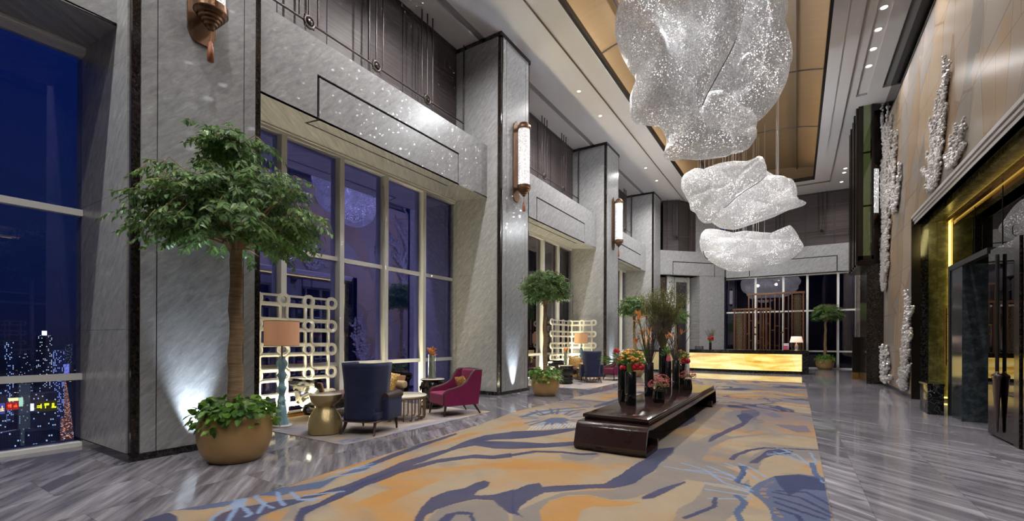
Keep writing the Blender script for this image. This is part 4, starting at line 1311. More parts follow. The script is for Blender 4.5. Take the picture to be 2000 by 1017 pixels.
def crown(tips_fn, n_spray, leaves, leaf_len, seed, core, wid=0.5):
    """sprays of small leaves along drooping twigs; returns leaf arrays and twig paths"""
    r = np.random.default_rng(seed)
    P, D, Nn, Ln, tw = [], [], [], [], []
    for k in range(n_spray):
        tip, out = tips_fn(r)
        L = r.uniform(0.22, 0.42)
        start = tip - out * L
        hang = np.array([0, 0, -1.0])
        ctrl = [start, start + out * L * .5 + np.array([0, 0, .05]), tip + hang * r.uniform(0.02, 0.16)]
        tw.append(ctrl)
        for j in range(leaves):
            t = (j + 0.5) / leaves
            p = (1 - t) ** 2 * ctrl[0] + 2 * t * (1 - t) * ctrl[1] + t * t * ctrl[2]
            tan = (ctrl[2] - ctrl[0])
            tan = tan / np.linalg.norm(tan)
            sd = np.cross(tan, hang)
            sd = sd / max(np.linalg.norm(sd), 1e-6) * (1 if j % 2 else -1)
            d = tan * 0.45 + sd * 0.7 + hang * r.uniform(0.1, 0.75) + r.normal(size=3) * 0.22
            P.append(p)
            D.append(d)
            Nn.append(np.array([0, 0, 1.0]) + out * 0.5 + r.normal(size=3) * 0.3)
            Ln.append(leaf_len * r.uniform(0.7, 1.2))
    return leaf_mesh(P, D, Nn, Ln, wid), tw


def dome(cz, rx, up, dn, tuft=None, cx=0.0, cyy=0.0):
    def fn(r):
        if tuft and r.uniform() < tuft[4]:
            c = np.array([tuft[0], tuft[1], tuft[2]])
            d = r.normal(size=3)
            d /= np.linalg.norm(d)
            out = d * np.array([1, 1, 0.55])
            out = out / np.linalg.norm(out)
            return c + d * np.array([tuft[3], tuft[3], tuft[3] * 0.5]) * r.uniform(0.4, 1.0), out
        while True:
            d = r.normal(size=3)
            d /= np.linalg.norm(d)
            if d[2] > -0.62:
                break
        q = r.uniform(0.35, 1.0) ** 0.5
        bump = 1 + 0.16 * math.sin(3 * math.atan2(d[1], d[0]) + 1.0) * (1 - abs(d[2])) + r.uniform(-0.08, 0.08)
        s = np.array([rx, rx, up if d[2] > 0 else dn]) * bump
        out = np.array([d[0], d[1], 0.25 * d[2]])
        out /= max(np.linalg.norm(out), 1e-6)
        return np.array([cx, cyy, cz]) + d * s * q, out
    return fn


def potted_tree(loc, label, seed, pot_r, trunk_h, crown_args, n_spray, leaves, leaf_len, trunk_r=0.085, lean=(0, 0), vine_n=560):
    t = thing('potted_tree', label, 'potted tree', loc, 0, 'trees in round gold pots')
    k, h = pot_r / 0.465, 1.03
    MB().lathe([(0.29 * k, 0.0), (0.33 * k, 0.01), (0.41 * k, 0.11 * h), (0.455 * k, 0.24 * h), (0.465 * k, 0.33 * h), (0.455 * k, 0.44 * h), (0.425 * k, 0.54 * h), (0.41 * k, 0.56 * h), (0.395 * k, 0.555 * h), (0.39 * k, 0.50 * h)], n=48).build('pot', 'goldpot', t)
    MB().lathe([(0.39 * k, 0.50 * h), (0.2 * k, 0.53 * h), (0.0, 0.54 * h)], n=24).build('soil', 'soil', t)
    r = random.Random(seed)
    tp, n = [], 14
    for i in range(n + 1):
        z = 0.5 + (trunk_h - 0.5) * i / n
        tp.append((lean[0] * i / n + 0.012 * math.sin(i * 1.1), lean[1] * i / n + 0.01 * math.cos(i * 1.7), z))
    MB().tube(tp, [trunk_r * (1.12 - 0.3 * i / n) * (1 + 0.03 * (i % 2)) for i in range(n + 1)], 14).build('trunk', 'bark', t)
    top = np.array(tp[-1])
    (V, F), tw = crown(crown_args, n_spray, leaves, leaf_len, seed, None)
    V = V + np.array([lean[0], lean[1], 0])
    br = MB()
    rr = np.random.default_rng(seed + 5)
    for q in range(16):
        tip, out = crown_args(rr)
        tip = tip + np.array([lean[0], lean[1], 0])
        mid = top * 0.45 + tip * 0.55 + np.array([0, 0, 0.05])
        br.tube([top - np.array([0, 0, 0.12]), top * 0.8 + mid * 0.2 + np.array([0, 0, .04]), mid, tip * 0.9 + top * 0.1], [0.03, 0.022, 0.013, 0.006], 6)
    for c in tw[::2]:
        br.tube([np.array(p) + np.array([lean[0], lean[1], 0]) for p in c], [0.005, 0.004, 0.002], 4, cap=False)
    br.build('branch', 'bark', t)
    np_mesh('foliage', V, F, 'leaf', t)
    # trailing vine round the rim
    P, D, Nn, Ln = [], [], [], []
    for q in range(vine_n):
        a = rr.uniform(0, 2 * PI)
        u = math.sqrt(rr.uniform(0.03, 1.0))
        rad = 0.47 * k * u
        z = 0.57 + rr.uniform(-0.02, 1.0) * 0.22 * (1 - 0.55 * u * u)
        if rr.uniform() < 0.22:
            rad = 0.445 * k + rr.uniform(0, 0.07)
            z = 0.56 - rr.uniform(-0.05, 0.15)
        o = np.array([math.cos(a), math.sin(a), 0])
        P.append(o * rad + np.array([0, 0, z]))
        D.append(o * rr.uniform(0.4, 1.0) + np.array([0, 0, rr.uniform(-0.9, 0.35)]) + rr.normal(size=3) * 0.4)
        Nn.append(o * 0.6 + np.array([0, 0, 1.0]) + rr.normal(size=3) * 0.25)
        Ln.append(rr.uniform(0.075, 0.125))
    V2, F2 = leaf_mesh(P, D, Nn, Ln, 0.72, 0.2, 0.06)
    np_mesh('trailing_vine', V2, F2, 'vine', t)
    return t


potted_tree((-5.97, 2.98, 0), 'largest potted tree with a wide umbrella crown, nearest the camera', 3, 0.415, 2.62,
            dome(3.0, 1.12, 0.74, 0.62, tuft=(-0.08, -0.04, 3.95, 0.66, 0.11)), 640, 16, 0.086, 0.08, (0.0, 0.0))
tree2 = potted_tree((-5.86, 11.05, 0), 'potted tree with a round crown beside the second pillar', 8, 0.385, 2.5,
                    dome(2.92, 0.74, 0.60, 0.55), 520, 15, 0.075, 0.062, (-0.02, 0.02), 380)
dup(tree2, (-5.85, 19.15, 0), 1.3, 'potted tree behind the bench flowers, beside the third pillar')
dup(tree2, (-5.85, 26.9, 0), 2.6, 'potted tree half hidden behind the tall bench flowers, beside the fourth pillar')
t5 = dup(tree2, (1.3, 30.15, 0), 4.0, 'potted tree by the far window, right of the reception counter')
t5.scale = (1.12, 1.12, 1.04)

# ------------------------------------------------------------------ chandeliers
AX_U, AX_W = np.array([0.846, 0.533, 0]), np.array([-0.533, 0.846, 0])
UPV = np.array([0, 0, 1.0])


def drape(parent, mat, w0, T, outline, seed, seam=None):
    """one pillowy sheet of bead strings hung across the hall: u across, v up, w along the view of the entrance"""
    P = np.array(outline, float)
    c = P.mean(0)
    P = np.concatenate([P, P[:1]])
    seg = np.hypot(*np.diff(P, axis=0).T)
    L = np.concatenate([[0], np.cumsum(seg)])
    na, ns = 168, 34
    q = np.linspace(0, L[-1], na, endpoint=False)
    B = np.stack([np.interp(q, L, P[:, 0]), np.interp(q, L, P[:, 1])], 1)
    for it in range(2):
        B = B * 0.5 + 0.25 * (np.roll(B, 1, 0) + np.roll(B, -1, 0))
    if seam:                                       # added dark tube imitating the crease shade along a front sheet's edge
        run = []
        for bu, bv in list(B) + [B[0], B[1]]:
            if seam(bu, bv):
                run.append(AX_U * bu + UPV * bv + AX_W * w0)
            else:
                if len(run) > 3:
                    MB().tube(run, 0.02, 6).build('crease_shade_tube', 'iron', parent)
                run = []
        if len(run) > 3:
            MB().tube(run, 0.02, 6).build('crease_shade_tube', 'iron', parent)
    V = []
    for side in (-1, 1):
        for s in np.linspace(0, 1, ns):
            X = c + (B - c) * s
            prof = (1 - s ** 3.6) ** 0.5
            n1 = fbm(X[:, 0] * 0.9 + 5 + X[:, 1] * .5, X[:, 1] * 0.7 + side * 3 + 9, seed, 3) - 0.5
            ridge = np.abs(fbm(X[:, 0] * 0.8 + X[:, 1] * 0.6 + 17, X[:, 1] * 0.8 - X[:, 0] * .4 + side * 5 + 3, seed + 4, 2) - 0.5)
            groove = -0.45 * np.exp(-(ridge / 0.035) ** 2)
            h = T * prof * (0.85 + 0.9 * n1 + 0.30 * groove)
            V.append(AX_U * X[:, :1] + UPV * X[:, 1:] + AX_W * (w0 + side * h)[:, None])
    V = np.concatenate(V)
    F = []
    k = np.arange(na)
    for side in (0, 1):
        o = side * na * ns
        for i in range(ns - 1):
            a = o + i * na + k
            b = o + i * na + (k + 1) % na
            F.append(np.stack([a, b, b + na, a + na] if side == 0 else [a, a + na, b + na, b], 1))
    np_mesh('crystal_drape', V, np.concatenate(F), mat, parent, True)
    return V


def chandelier(name, label, loc, drapes, mat, seed, seam=None, wires=14):
    r0 = thing(name, label, 'chandelier', loc, 0, 'crystal cloud chandeliers')
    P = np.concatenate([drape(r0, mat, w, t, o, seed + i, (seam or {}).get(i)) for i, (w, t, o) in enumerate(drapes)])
    rr = random.Random(seed)
    zmid = np.percentile(P[:, 2], 70)
    cand = P[P[:, 2] > zmid]
    for k in range(wires):
        p = cand[rr.randrange(len(cand))]
        top = 10.345 + 0.72 * math.sqrt(max(0.0, 1 - abs((loc[0] + p[0] + 2.145) / 3.6) ** 2.2))
        MB().tube([(p[0], p[1], p[2] - 0.05), (p[0], p[1], top - loc[2])], 0.006, 4).build('suspension_wire', 'chrome', r0)


chandelier('cloud_chandelier', 'largest crystal cloud chandelier, hanging nearest the camera at the top of the photo', (-2.13, 12.3, 8.24), [
    (-1, 0.9, [(0.66, 1.32), (0.57, 0.68), (0.38, 0.14), (0.06, -0.46), (-0.26, -1.05), (-0.48, -1.59), (-0.65, -1.91), (-0.83, -1.84), (-1.07, -1.73), (-1.43, -1.68), (-1.86, -1.64), (-1.98, -1.43), (-1.99, -0.93), (-1.90, -0.69), (-1.83, -0.55), (-1.99, -0.34), (-2.23, 0.08), (-2.38, 0.56), (-2.34, 0.97), (-2.19, 1.27), (-1.96, 1.80), (-1.31, 2.40), (-0.48, 2.64), (0.36, 2.40), (0.69, 1.86)]),
    (0.1, 0.9, [(1.03, 2.94), (1.69, 2.94), (2.08, 2.42), (2.16, 1.89), (2.08, 1.44), (1.97, 1.22), (2.13, 1.01), (2.26, 0.65), (2.30, 0.32), (2.22, -0.14), (1.97, -0.67), (1.66, -1.02), (1.31, -1.24), (1.00, -1.16), (0.66, -0.93), (0.34, -0.68), (0.04, -0.47), (0.04, 0.19), (0.43, 1.24), (0.70, 2.02)]),
    (0, 0.75, [(-1.26, -0.93), (-0.85, -0.91), (-0.26, -0.89), (0.09, -0.48), (0.46, -0.43), (0.91, -0.77), (1.30, -0.99), (1.42, -1.19), (1.41, -1.63), (1.26, -1.85), (0.91, -1.90), (0.82, -1.99), (0.46, -2.03), (0.07, -2.07), (-0.33, -2.03), (-0.56, -2.10), (-0.78, -2.07), (-0.90, -1.95), (-0.83, -1.80), (-0.79, -1.56), (-0.98, -1.12)]),
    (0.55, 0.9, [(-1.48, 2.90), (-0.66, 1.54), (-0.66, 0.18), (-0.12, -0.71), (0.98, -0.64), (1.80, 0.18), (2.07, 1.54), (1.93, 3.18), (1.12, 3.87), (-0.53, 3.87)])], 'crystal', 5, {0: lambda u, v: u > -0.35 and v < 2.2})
chandelier('cloud_chandelier', 'middle crystal cloud chandelier with pointed tips', (-1.66, 18.0, 6.76), [
    (-0.6, 0.6, [(-2.40, 0.02), (-2.40, 0.30), (-2.29, 0.48), (-2.07, 0.59), (-2.00, 0.66), (-2.02, 0.43), (-1.63, 0.64), (-1.19, 0.80), (-0.66, 0.89), (-0.22, 0.87), (0.05, 0.97), (0.19, 1.08), (0.35, 1.06), (0.42, 0.87), (0.48, 0.66), (0.48, 0.40), (0.22, 0.17), (-0.22, -0.09), (-0.57, -0.36), (-0.83, -0.62), (-1.10, -0.79), (-1.22, -1.00), (-1.33, -1.21), (-1.58, -1.23), (-1.75, -1.08), (-1.86, -0.85), (-2.06, -0.76), (-2.09, -0.51), (-2.25, -0.26)]),
    (0.05, 0.55, [(-1.04, -0.91), (-0.86, -0.58), (-0.35, -0.20), (0.12, 0.17), (0.58, 0.50), (0.95, 0.66), (1.31, 0.63), (1.75, 0.50), (1.90, 0.26), (1.94, 0.02), (1.90, -0.16), (2.05, -0.30), (2.32, -0.34), (2.16, -0.43), (1.77, -0.54), (1.13, -0.72), (0.40, -0.98), (-0.16, -1.20), (-0.53, -1.24), (-0.82, -1.11)]),
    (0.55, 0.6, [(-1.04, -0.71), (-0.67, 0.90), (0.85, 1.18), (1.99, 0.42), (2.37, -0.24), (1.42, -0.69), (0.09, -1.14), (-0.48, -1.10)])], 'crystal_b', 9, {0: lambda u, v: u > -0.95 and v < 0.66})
chandelier('cloud_chandelier', 'farthest and lowest crystal cloud chandelier, shaped like a shallow bowl', (-1.8, 23.0, 5.58), [
    (0.1, 0.7, [(-2.23, 0.44), (-2.19, 0.76), (-2.05, 0.95), (-1.89, 1.04), (-1.77, 0.81), (-1.46, 0.72), (-0.88, 0.81), (-0.30, 0.92), (0.40, 0.83), (0.99, 0.81), (1.38, 0.90), (1.61, 1.11), (1.75, 1.18), (1.99, 0.95), (2.17, 0.67), (2.29, 0.44), (2.43, 0.21), (2.31, -0.03), (2.08, -0.21), (1.34, -0.40), (0.40, -0.54), (-0.53, -0.58), (-1.46, -0.49), (-1.98, -0.21), (-2.16, 0.07)]),
    (-0.75, 0.5, [(-2.43, -0.14), (-1.95, -0.41), (-1.29, -0.59), (-0.28, -0.55), (0.72, -0.37), (1.40, -0.10), (1.77, 0.13), (1.77, -0.19), (1.50, -0.45), (0.95, -0.68), (0.28, -0.79), (-0.28, -0.97), (-0.73, -1.06), (-1.29, -1.01), (-1.73, -0.82), (-2.12, -0.59), (-2.36, -0.41)]),
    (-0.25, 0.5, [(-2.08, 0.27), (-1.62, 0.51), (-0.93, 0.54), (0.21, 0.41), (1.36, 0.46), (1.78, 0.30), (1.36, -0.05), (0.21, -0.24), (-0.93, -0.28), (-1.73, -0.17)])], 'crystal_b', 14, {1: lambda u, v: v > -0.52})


# ------------------------------------------------------------------ wall sconces
def sconce(loc, rz, label):
    s = thing('wall_sconce', label, 'wall lamp', loc, rz, 'crystal tube wall lamps')
    MB().lathe([(0.165, 0.30), (0.165, 1.98)], n=28).build('crystal_tube', 'sconce', s)
    b = MB().lathe([(0.012, 0.05), (0.04, 0.06), (0.05, 0.1), (0.075, 0.105), (0.08, 0.14), (0.105, 0.145), (0.11, 0.18), (0.135, 0.185), (0.14, 0.22), (0.165, 0.225), (0.185, 0.27), (0.2, 0.275), (0.2, 0.36), (0.17, 0.37)], n=32, smooth=False)
    b.build('stepped_cup', 'bronze', s)
    cp = MB().lathe([(0.19, 1.95), (0.2, 2.0), (0.19, 2.05), (0.14, 2.08), (0.13, 2.13), (0.07, 2.16), (0.0, 2.2)], n=28)
    cp.build('cap', 'bronze', s)
    pl = MB()
    out = [(-0.13, 0.0), (-0.09, -0.05), (0.09, -0.05), (0.13, 0.0), (0.17, 0.1), (0.17, 2.05), (0.12, 2.16), (0.06, 2.2), (0.0, 2.26), (-0.06, 2.2), (-0.12, 2.16), (-0.17, 2.05), (-0.17, 0.1)]
    pl.prism([(p[0], p[1]) for p in out], 0.24, 0.29, 'y')
    pl.box(-0.03, 0.03, 0.12, 0.26, 0.28, 0.34).box(-0.03, 0.03, 0.12, 0.26, 1.98, 2.04)
    pl.build('back_plate', 'bronze', s)
    c = MB().tube([(0, 0, 0.06), (0.006, 0, -0.03), (0, 0, -0.12)], 0.007, 6)
    c.build('cord', 'tassel', s)
    ts = MB().lathe([(0.012, -0.10), (0.026, -0.12), (0.022, -0.15), (0.034, -0.17), (0.04, -0.36), (0.0, -0.37)], n=16)
    ts.build('tassel', 'tassel', s)
    return s


# back plate faces the wall: local +y points into the wall
sconce((-6.60, 2.96, 5.55), PI / 2, 'bronze wall lamp high on the nearest pillar, cut off by the photo top')
sconce((-6.60, 11.11, 5.55), PI / 2, 'bronze and crystal tube wall lamp on the second pillar')
sconce((-6.60, 19.25, 5.55), PI / 2, 'bronze and crystal tube wall lamp on the third pillar')
sconce((2.31, 20.78, 5.75), -PI / 2, 'crystal tube wall lamp at the end of the beige stone wall')

# ------------------------------------------------------------------ recessed lights
def downlight(loc, label, group, r=0.085):
    d = thing('downlight', label, 'ceiling light', loc, 0, group)
    MB().lathe([(r, 0.0), (r + 0.03, -0.012), (r + 0.035, -0.004), (r + 0.035, 0.0)], n=24).build('trim_ring', 'white_frame', d)
    MB().lathe([(0.0, -0.001), (r, -0.003)], n=24).build('lens', 'dl', d)
    return d


vis = [y for y in LEFT_ROW if y > 9]
for k, yy in enumerate(LEFT_ROW):
    lab = ('recessed ceiling spot over the window wall, ' + NTH[vis.index(yy)] + ' of those in view') if yy in vis else 'recessed ceiling spot of the window row, above the frame of the photo'
    downlight((-6.29, yy, ZC), lab, 'recessed spots over the window wall', 0.05)
vis = [y for y in RIGHT_ROW if y > 13.9]
for k, yy in enumerate(RIGHT_ROW):
    lab = ('round spot in the right-hand ceiling channel, ' + NTH[vis.index(yy)]) if yy in vis else 'round spot in the ceiling channel, above the frame of the photo'
    if yy in vis[-1:] and yy > 19:
        continue
    downlight((1.86, yy, ZC + 0.07), lab, 'spots in the right-hand ceiling channel', 0.075)
for k, yy in enumerate(END_ROW):
    downlight((1.98, yy, ZC), 'ceiling spot beyond the lantern bay, ' + NTH[k] + ' of three', 'spots beyond the lantern bay', 0.07)
for k, (yy, w) in enumerate(((2.98, 'first pillar, beside the largest gold pot'), (11.08, 'second pillar'), (19.2, 'third pillar'))):
    u = thing('floor_uplight', 'small round floor uplight at the foot of the ' + w, 'floor light', (-6.74, yy, 0), 0, 'uplights at the pillars')
    MB().lathe([(0.05, 0.0), (0.05, 0.006), (0.035, 0.008)], n=20).build('ring', 'chrome', u)
    MB().lathe([(0.0, 0.0075), (0.035, 0.0075)], n=20).build('lens', 'uplens', u)

# ------------------------------------------------------------------ lattice screens
def ring_pts(cx, cz, hw, hh, ch, n=4):
    p = []
    for (sx, sz, a0) in ((1, 1, 0), (-1, 1, 90), (-1, -1, 180), (1, -1, 270)):
        for k in range(n + 1):
            a = math.radians(a0 + 90 * k / n)
            p.append((cx + sx * (hw - ch) + ch * math.cos(a), cz + sz * (hh - ch) + ch * math.sin(a)))
    return p


def frame_ring(mb, pts_out, pts_in, y0, y1):
    n = len(pts_out)
    v = [(p[0], y, p[1]) for y in (y0, y1) for p in pts_out] + [(p[0], y, p[1]) for y in (y0, y1) for p in pts_in]
    f = []
    for i in range(n):
        j = (i + 1) % n
        f.append((i, j, n + j, n + i))
        f.append((2 * n + i, 3 * n + i, 3 * n + j, 2 * n + j))
        f.append((i, 2 * n + i, 2 * n + j, j))
        f.append((n + i, n + j, 3 * n + j, 3 * n + i))
    mb.add(v, f)


def lattice_panel(parent, ncol, nrow=4):
    """stacked octagonal frames, tall and short in turn, with rings between the columns; local x along the panel, z up"""
    ph, pv, d, z0 = 0.53, 0.48, 0.022, 0.35
    m = MB()
    for i in range(ncol):
        cx = ph * (i + 0.5)
        for j in range(-1, nrow):
            cz = z0 + pv * (j + 0.5)
            hh = 0.158
            if j < 0:
                cz, hh = 0.165, 0.10
            frame_ring(m, ring_pts(cx, cz, 0.222, hh, 0.07), ring_pts(cx, cz, 0.168, hh - 0.05, 0.02), -d, d)
            frame_ring(m, ring_pts(cx, cz, 0.207, hh - 0.014, 0.06), ring_pts(cx, cz, 0.192, hh - 0.028, 0.045), -d - 0.008, d + 0.008)
        for j in range(nrow + 1):
            cz = z0 + pv * j
            frame_ring(m, ring_pts(cx, cz, 0.212, 0.098, 0.03, 2), ring_pts(cx, cz, 0.165, 0.056, 0.012, 2), -d * .8, d * .8)
    for i in range(ncol + 1):
        for j in range(nrow + 1):
            cx, cz = ph * i, z0 + pv * j
            frame_ring(m, ring_pts(cx, cz, 0.134, 0.134, 0.133, 7), ring_pts(cx, cz, 0.066, 0.066, 0.065, 7), -d * 1.1, d * 1.1)
            frame_ring(m, ring_pts(cx, cz, 0.112, 0.112, 0.111, 7), ring_pts(cx, cz, 0.096, 0.096, 0.095, 7), -d * 1.4, d * 1.4)
    return m.build('lattice_panel', 'white_metal', parent)


def lattice_screen(loc, label, dirs):
    s = thing('lattice_screen', label, 'screen', loc, 0, 'white lattice screens')
    for k, (rz, off, n) in enumerate(dirs):
        p = lattice_panel(s, n)
        p.rotation_euler = (0, 0, rz)
        p.location = off
        q = MB().box(0, 0.53 * n, -0.05, 0.05, 0, 0.06).build('plinth', 'gold_metal', s)
        q.rotation_euler = (0, 0, rz)
        q.location = off
    return s


lattice_screen((-8.36, 3.98, 0), 'white lattice screen of rings and octagons behind the nearest lamp', [(PI / 2, (0, 0, 0), 4)])
lattice_screen((-8.36, 18.0, 0), 'white folding lattice screen behind the farther lamp', [(-PI / 2, (0, -0.1, 0), 3), (0, (0.05, 0, 0), 2)])


# ------------------------------------------------------------------ seating
def wing_chair(loc, rz, label):
    c = thing('wing_chair', label, 'armchair', loc, rz, 'tall navy wing chairs')
    # outer shell: swept back curving round into low wings
    v, f = [], []
    nz, na = 14, 25
    def shell(off):
        out = []
        for i in range(nz + 1):
            z = 0.20 + 0.92 * i / nz
            flare = 0.275 + 0.07 * (i / nz) ** 1.6
            depth = 0.30 + 0.05 * (i / nz)
            for k in range(na + 1):
                a = PI + PI * k / na               # left side, round the back, right side
                ca, sa = math.cos(a), math.sin(a)
                x = (flare - off) * math.copysign(abs(ca) ** 0.45, ca)
                y = -0.05 - (depth - off) * abs(sa) ** 0.45
                y += 0.18 * (abs(ca) ** 6)           # wing tips reach forward
                out.append((x, y, z))
        return out
    o_, i_ = shell(0), shell(0.075)
    m = MB()
    w = na + 1
    v = o_ + i_
    n0 = len(o_)
    for i in range(nz):
        for k in range(na):
            a = i * w + k
            f.append((a, a + 1, a + w + 1, a + w))
            f.append((n0 + a, n0 + a + w, n0 + a + w + 1, n0 + a + 1))
    for k in range(na):
        a = nz * w + k
        f.append((a, a + 1, n0 + a + 1, n0 + a))
        f.append((k, n0 + k, n0 + k + 1, k + 1))
    for i in range(nz):
        for k in (0, na):
            a = i * w + k
            f.append((a, a + w, n0 + a + w, n0 + a) if k == 0 else (a, n0 + a, n0 + a + w, a + w))
    m.add(v, f, True)
    m.build('backrest', 'velvet', c)
    MB().rbox(-0.30, 0.30, -0.30, 0.40, 0.20, 0.34, 0.05).build('seat_base', 'velvet', c)
    MB().rbox(-0.27, 0.27, -0.26, 0.41, 0.33, 0.46, 0.05).build('seat_cushion', 'velvet', c)
    for s in (-1, 1):
        MB().rbox(s * 0.345 - 0.055, s * 0.345 + 0.055, -0.12, 0.39, 0.20, 0.56, 0.04).build('side_panel', 'velvet', c)
        MB().tube([(s * 0.345, -0.10, 0.575), (s * 0.35, 0.1, 0.585), (s * 0.355, 0.34, 0.585), (s * 0.355, 0.41, 0.57)], [0.06, 0.066, 0.07, 0.05], 14).build('arm_pad', 'darkleather', c)
    MB().tube([(-0.31, -0.05, 0.20), (-0.30, -0.29, 0.2), (-0.2, -0.345, 0.2), (0.2, -0.345, 0.2), (0.30, -0.29, 0.2), (0.31, -0.05, 0.2)], 0.011, 6).build('stud_trim', 'bronze', c)
    for s in (-1, 1):
        MB().tube([(s * 0.25, -0.24, 0.22), (s * 0.265, -0.29, 0.1), (s * 0.295, -0.36, 0.0)], [0.028, 0.024, 0.016], 8).build('leg', 'walnut', c)
        MB().tube([(s * 0.31, 0.33, 0.22), (s * 0.315, 0.345, 0.0)], [0.026, 0.016], 8).build('leg', 'walnut', c)
    return c


wing_chair((-5.93, 5.05, 0.018), math.radians(19), 'tall navy velvet wing chair seen from behind, nearest the camera')
wing_chair((-6.28, 15.42, 0.018), math.radians(32), 'tall navy velvet wing chair of the farther lounge corner')


def slipper_chair(loc, rz, label):
    c = thing('armchair', label, 'armchair', loc, rz, 'burgundy armchairs')
    MB().rbox(-0.32, 0.32, -0.30, 0.40, 0.20, 0.44, 0.042).build('seat', 'burgundy', c)
    MB().rbox(-0.27, 0.27, -0.40, -0.27, 0.30, 0.88, 0.05, fn=lambda x, y, z: (x * (1 + 0.1 * (z - .3)), y - 0.10 * (z - 0.3), z + 0.015 * math.cos(x * 5))).build('backrest', 'burgundy', c)
    prof = [(-0.36, 0.20), (0.36, 0.20), (0.40, 0.30), (0.395, 0.45), (0.33, 0.505), (0.18, 0.535), (0.02, 0.575), (-0.10, 0.65), (-0.18, 0.76), (-0.25, 0.86), (-0.31, 0.885), (-0.45, 0.875), (-0.42, 0.6)]
    for s in (-1, 1):
        m = MB()
        m.prism(prof, s * 0.29, s * 0.365, 'x')
        m.build('side_panel', 'burgundy', c)
        tb = MB().tube([(s * 0.33, y, z) for y, z in prof[2:12]], 0.024, 8)
        tb.build('piping', 'walnut', c)
    MB().tube([(-0.33, -0.45, 0.875), (-0.2, -0.475, 0.885), (0.2, -0.475, 0.885), (0.33, -0.45, 0.875)], 0.022, 8).build('piping', 'walnut', c)
    for s in (-1, 1):
        MB().tube([(s * 0.31, 0.35, 0.24), (s * 0.325, 0.385, 0.0)], [0.03, 0.017], 8).build('leg', 'walnut', c)
        MB().tube([(s * 0.27, -0.30, 0.22), (s * 0.285, -0.45, 0.0)], [0.028, 0.016], 8).build('leg', 'walnut', c)
    return c


def cushion(loc, rot, size, label, group='gold brocade cushions'):
    m = MB()
    n = 14
    v, f = [], []
    for s in (-1, 1):
        for i in range(n + 1):
            for j in range(n + 1):
                a, b = -1 + 2 * i / n, -1 + 2 * j / n
                h = (max(0, 1 - a * a) * max(0, 1 - b * b)) ** 0.4
                pin = 1 - 0.08 * (1 - abs(a * b)) * (abs(a) ** 3 + abs(b) ** 3)
                v.append((a * size / 2 * pin, s * 0.075 * h, b * size / 2 * pin))
    w = n + 1
    for s in (0, 1):
        for i in range(n):
            for j in range(n):
                k = s * w * w + i * w + j
                q = (k, k + 1, k + w + 1, k + w)
                f.append(q if s else q[::-1])
    m.add(v, f, True)
    o = m.build('cushion', 'brocade')
    o.location = loc
    o.rotation_euler = rot
    return tag(o, label, 'cushion', group)


bz = math.radians(158)
slipper_chair((-5.93, 7.22, 0.018), bz, 'burgundy velvet armchair facing the coffee table, nearest the camera')
cushion((-5.86, 7.40, 0.60), (math.radians(-24), 0.12, bz), 0.36, 'small gold brocade cushion in the nearer burgundy armchair')
bz2 = math.radians(146)
slipper_chair((-5.86, 16.92, 0.018), bz2, 'burgundy velvet armchair of the farther lounge corner')
cushion((-5.72, 17.10, 0.62), (math.radians(-24), 0.12, bz2), 0.36, 'pale gold cushion in the farther burgundy armchair')


def daybed(loc, rz, label):
    d = thing('daybed', label, 'sofa', loc, rz, 'lacquered daybeds by the windows')
    L = 2.25
    path = [(-0.04, 0.735), (-0.085, 0.70), (-0.07, 0.66), (-0.01, 0.62), (0.04, 0.52), (0.06, 0.40), (0.09, 0.28), (0.17, 0.22)]
    path = path + [(L - y, z) for y, z in path[::-1]]
    ribbon_mesh(path, 0.05, -0.40, 0.40).build('scrolled_frame', 'blacklac', d)
    MB().rbox(-0.39, 0.39, 0.12, L - 0.12, 0.24, 0.33, 0.02).build('base', 'blacklac', d)
    MB().rbox(-0.38, 0.39, 0.12, L - 0.12, 0.33, 0.44, 0.045).build('seat_cushion', 'purple', d)
    for s in (0, 1):
        yy = 0.09 if s == 0 else L - 0.09
        sg = 1 if s == 0 else -1
        MB().rbox(-0.36, 0.36, -0.02, 0.03, 0.0, 0.27, 0.02, fn=lambda x, y, z, yy=yy, sg=sg: (x, yy + sg * (y - 0.32 * (z - 0.1)) + sg * 0.03, z + 0.43)).build('arm_pad', 'tan', d)
    for s in (0, 1):
        for x in (-0.3, 0.3):
            y0 = 0.22 if s == 0 else L - 0.22
            sg = -1 if s == 0 else 1
            MB().tube([(x, y0, 0.24), (x, y0 + sg * 0.06, 0.15), (x, y0 + sg * 0.02, 0.06), (x, y0 - sg * 0.1, 0.03)], [0.05, 0.045, 0.035, 0.02], 8).build('foot', 'blacklac', d)
    return d


daybed((-7.72, 5.10, 0.018), 0, 'black lacquered daybed with a plum seat below the nearest lounge window')
cushion((-7.36, 6.74, 0.63), (math.radians(-20), 0.25, 0.5), 0.44, 'gold brocade cushion leaning on the nearer daybed beside the bolster')
o = MB().tube([(-0.2, 0, 0), (-0.19, 0, 0), (0.19, 0, 0), (0.2, 0, 0)], [0.06, 0.085, 0.085, 0.06], 16).build('bolster', 'cream')
o.location = (-7.42, 7.12, 0.535)
tag(o, 'cream cylindrical bolster at the right end of the nearer daybed', 'bolster')
daybed((-7.72, 15.3, 0.018), 0, 'black lacquered daybed of the farther lounge corner, below the lamp')
cushion((-7.5, 16.6, 0.65), (math.radians(-20), 0.1, 0.2), 0.48, 'beige cushion on the farther daybed')
o = MB().tube([(-0.2, 0, 0), (-0.19, 0, 0), (0.19, 0, 0), (0.2, 0, 0)], [0.06, 0.085, 0.085, 0.06], 16).build('bolster', 'cream')
o.location = (-7.3, 17.0, 0.54)
tag(o, 'cream bolster on the farther daybed', 'bolster')


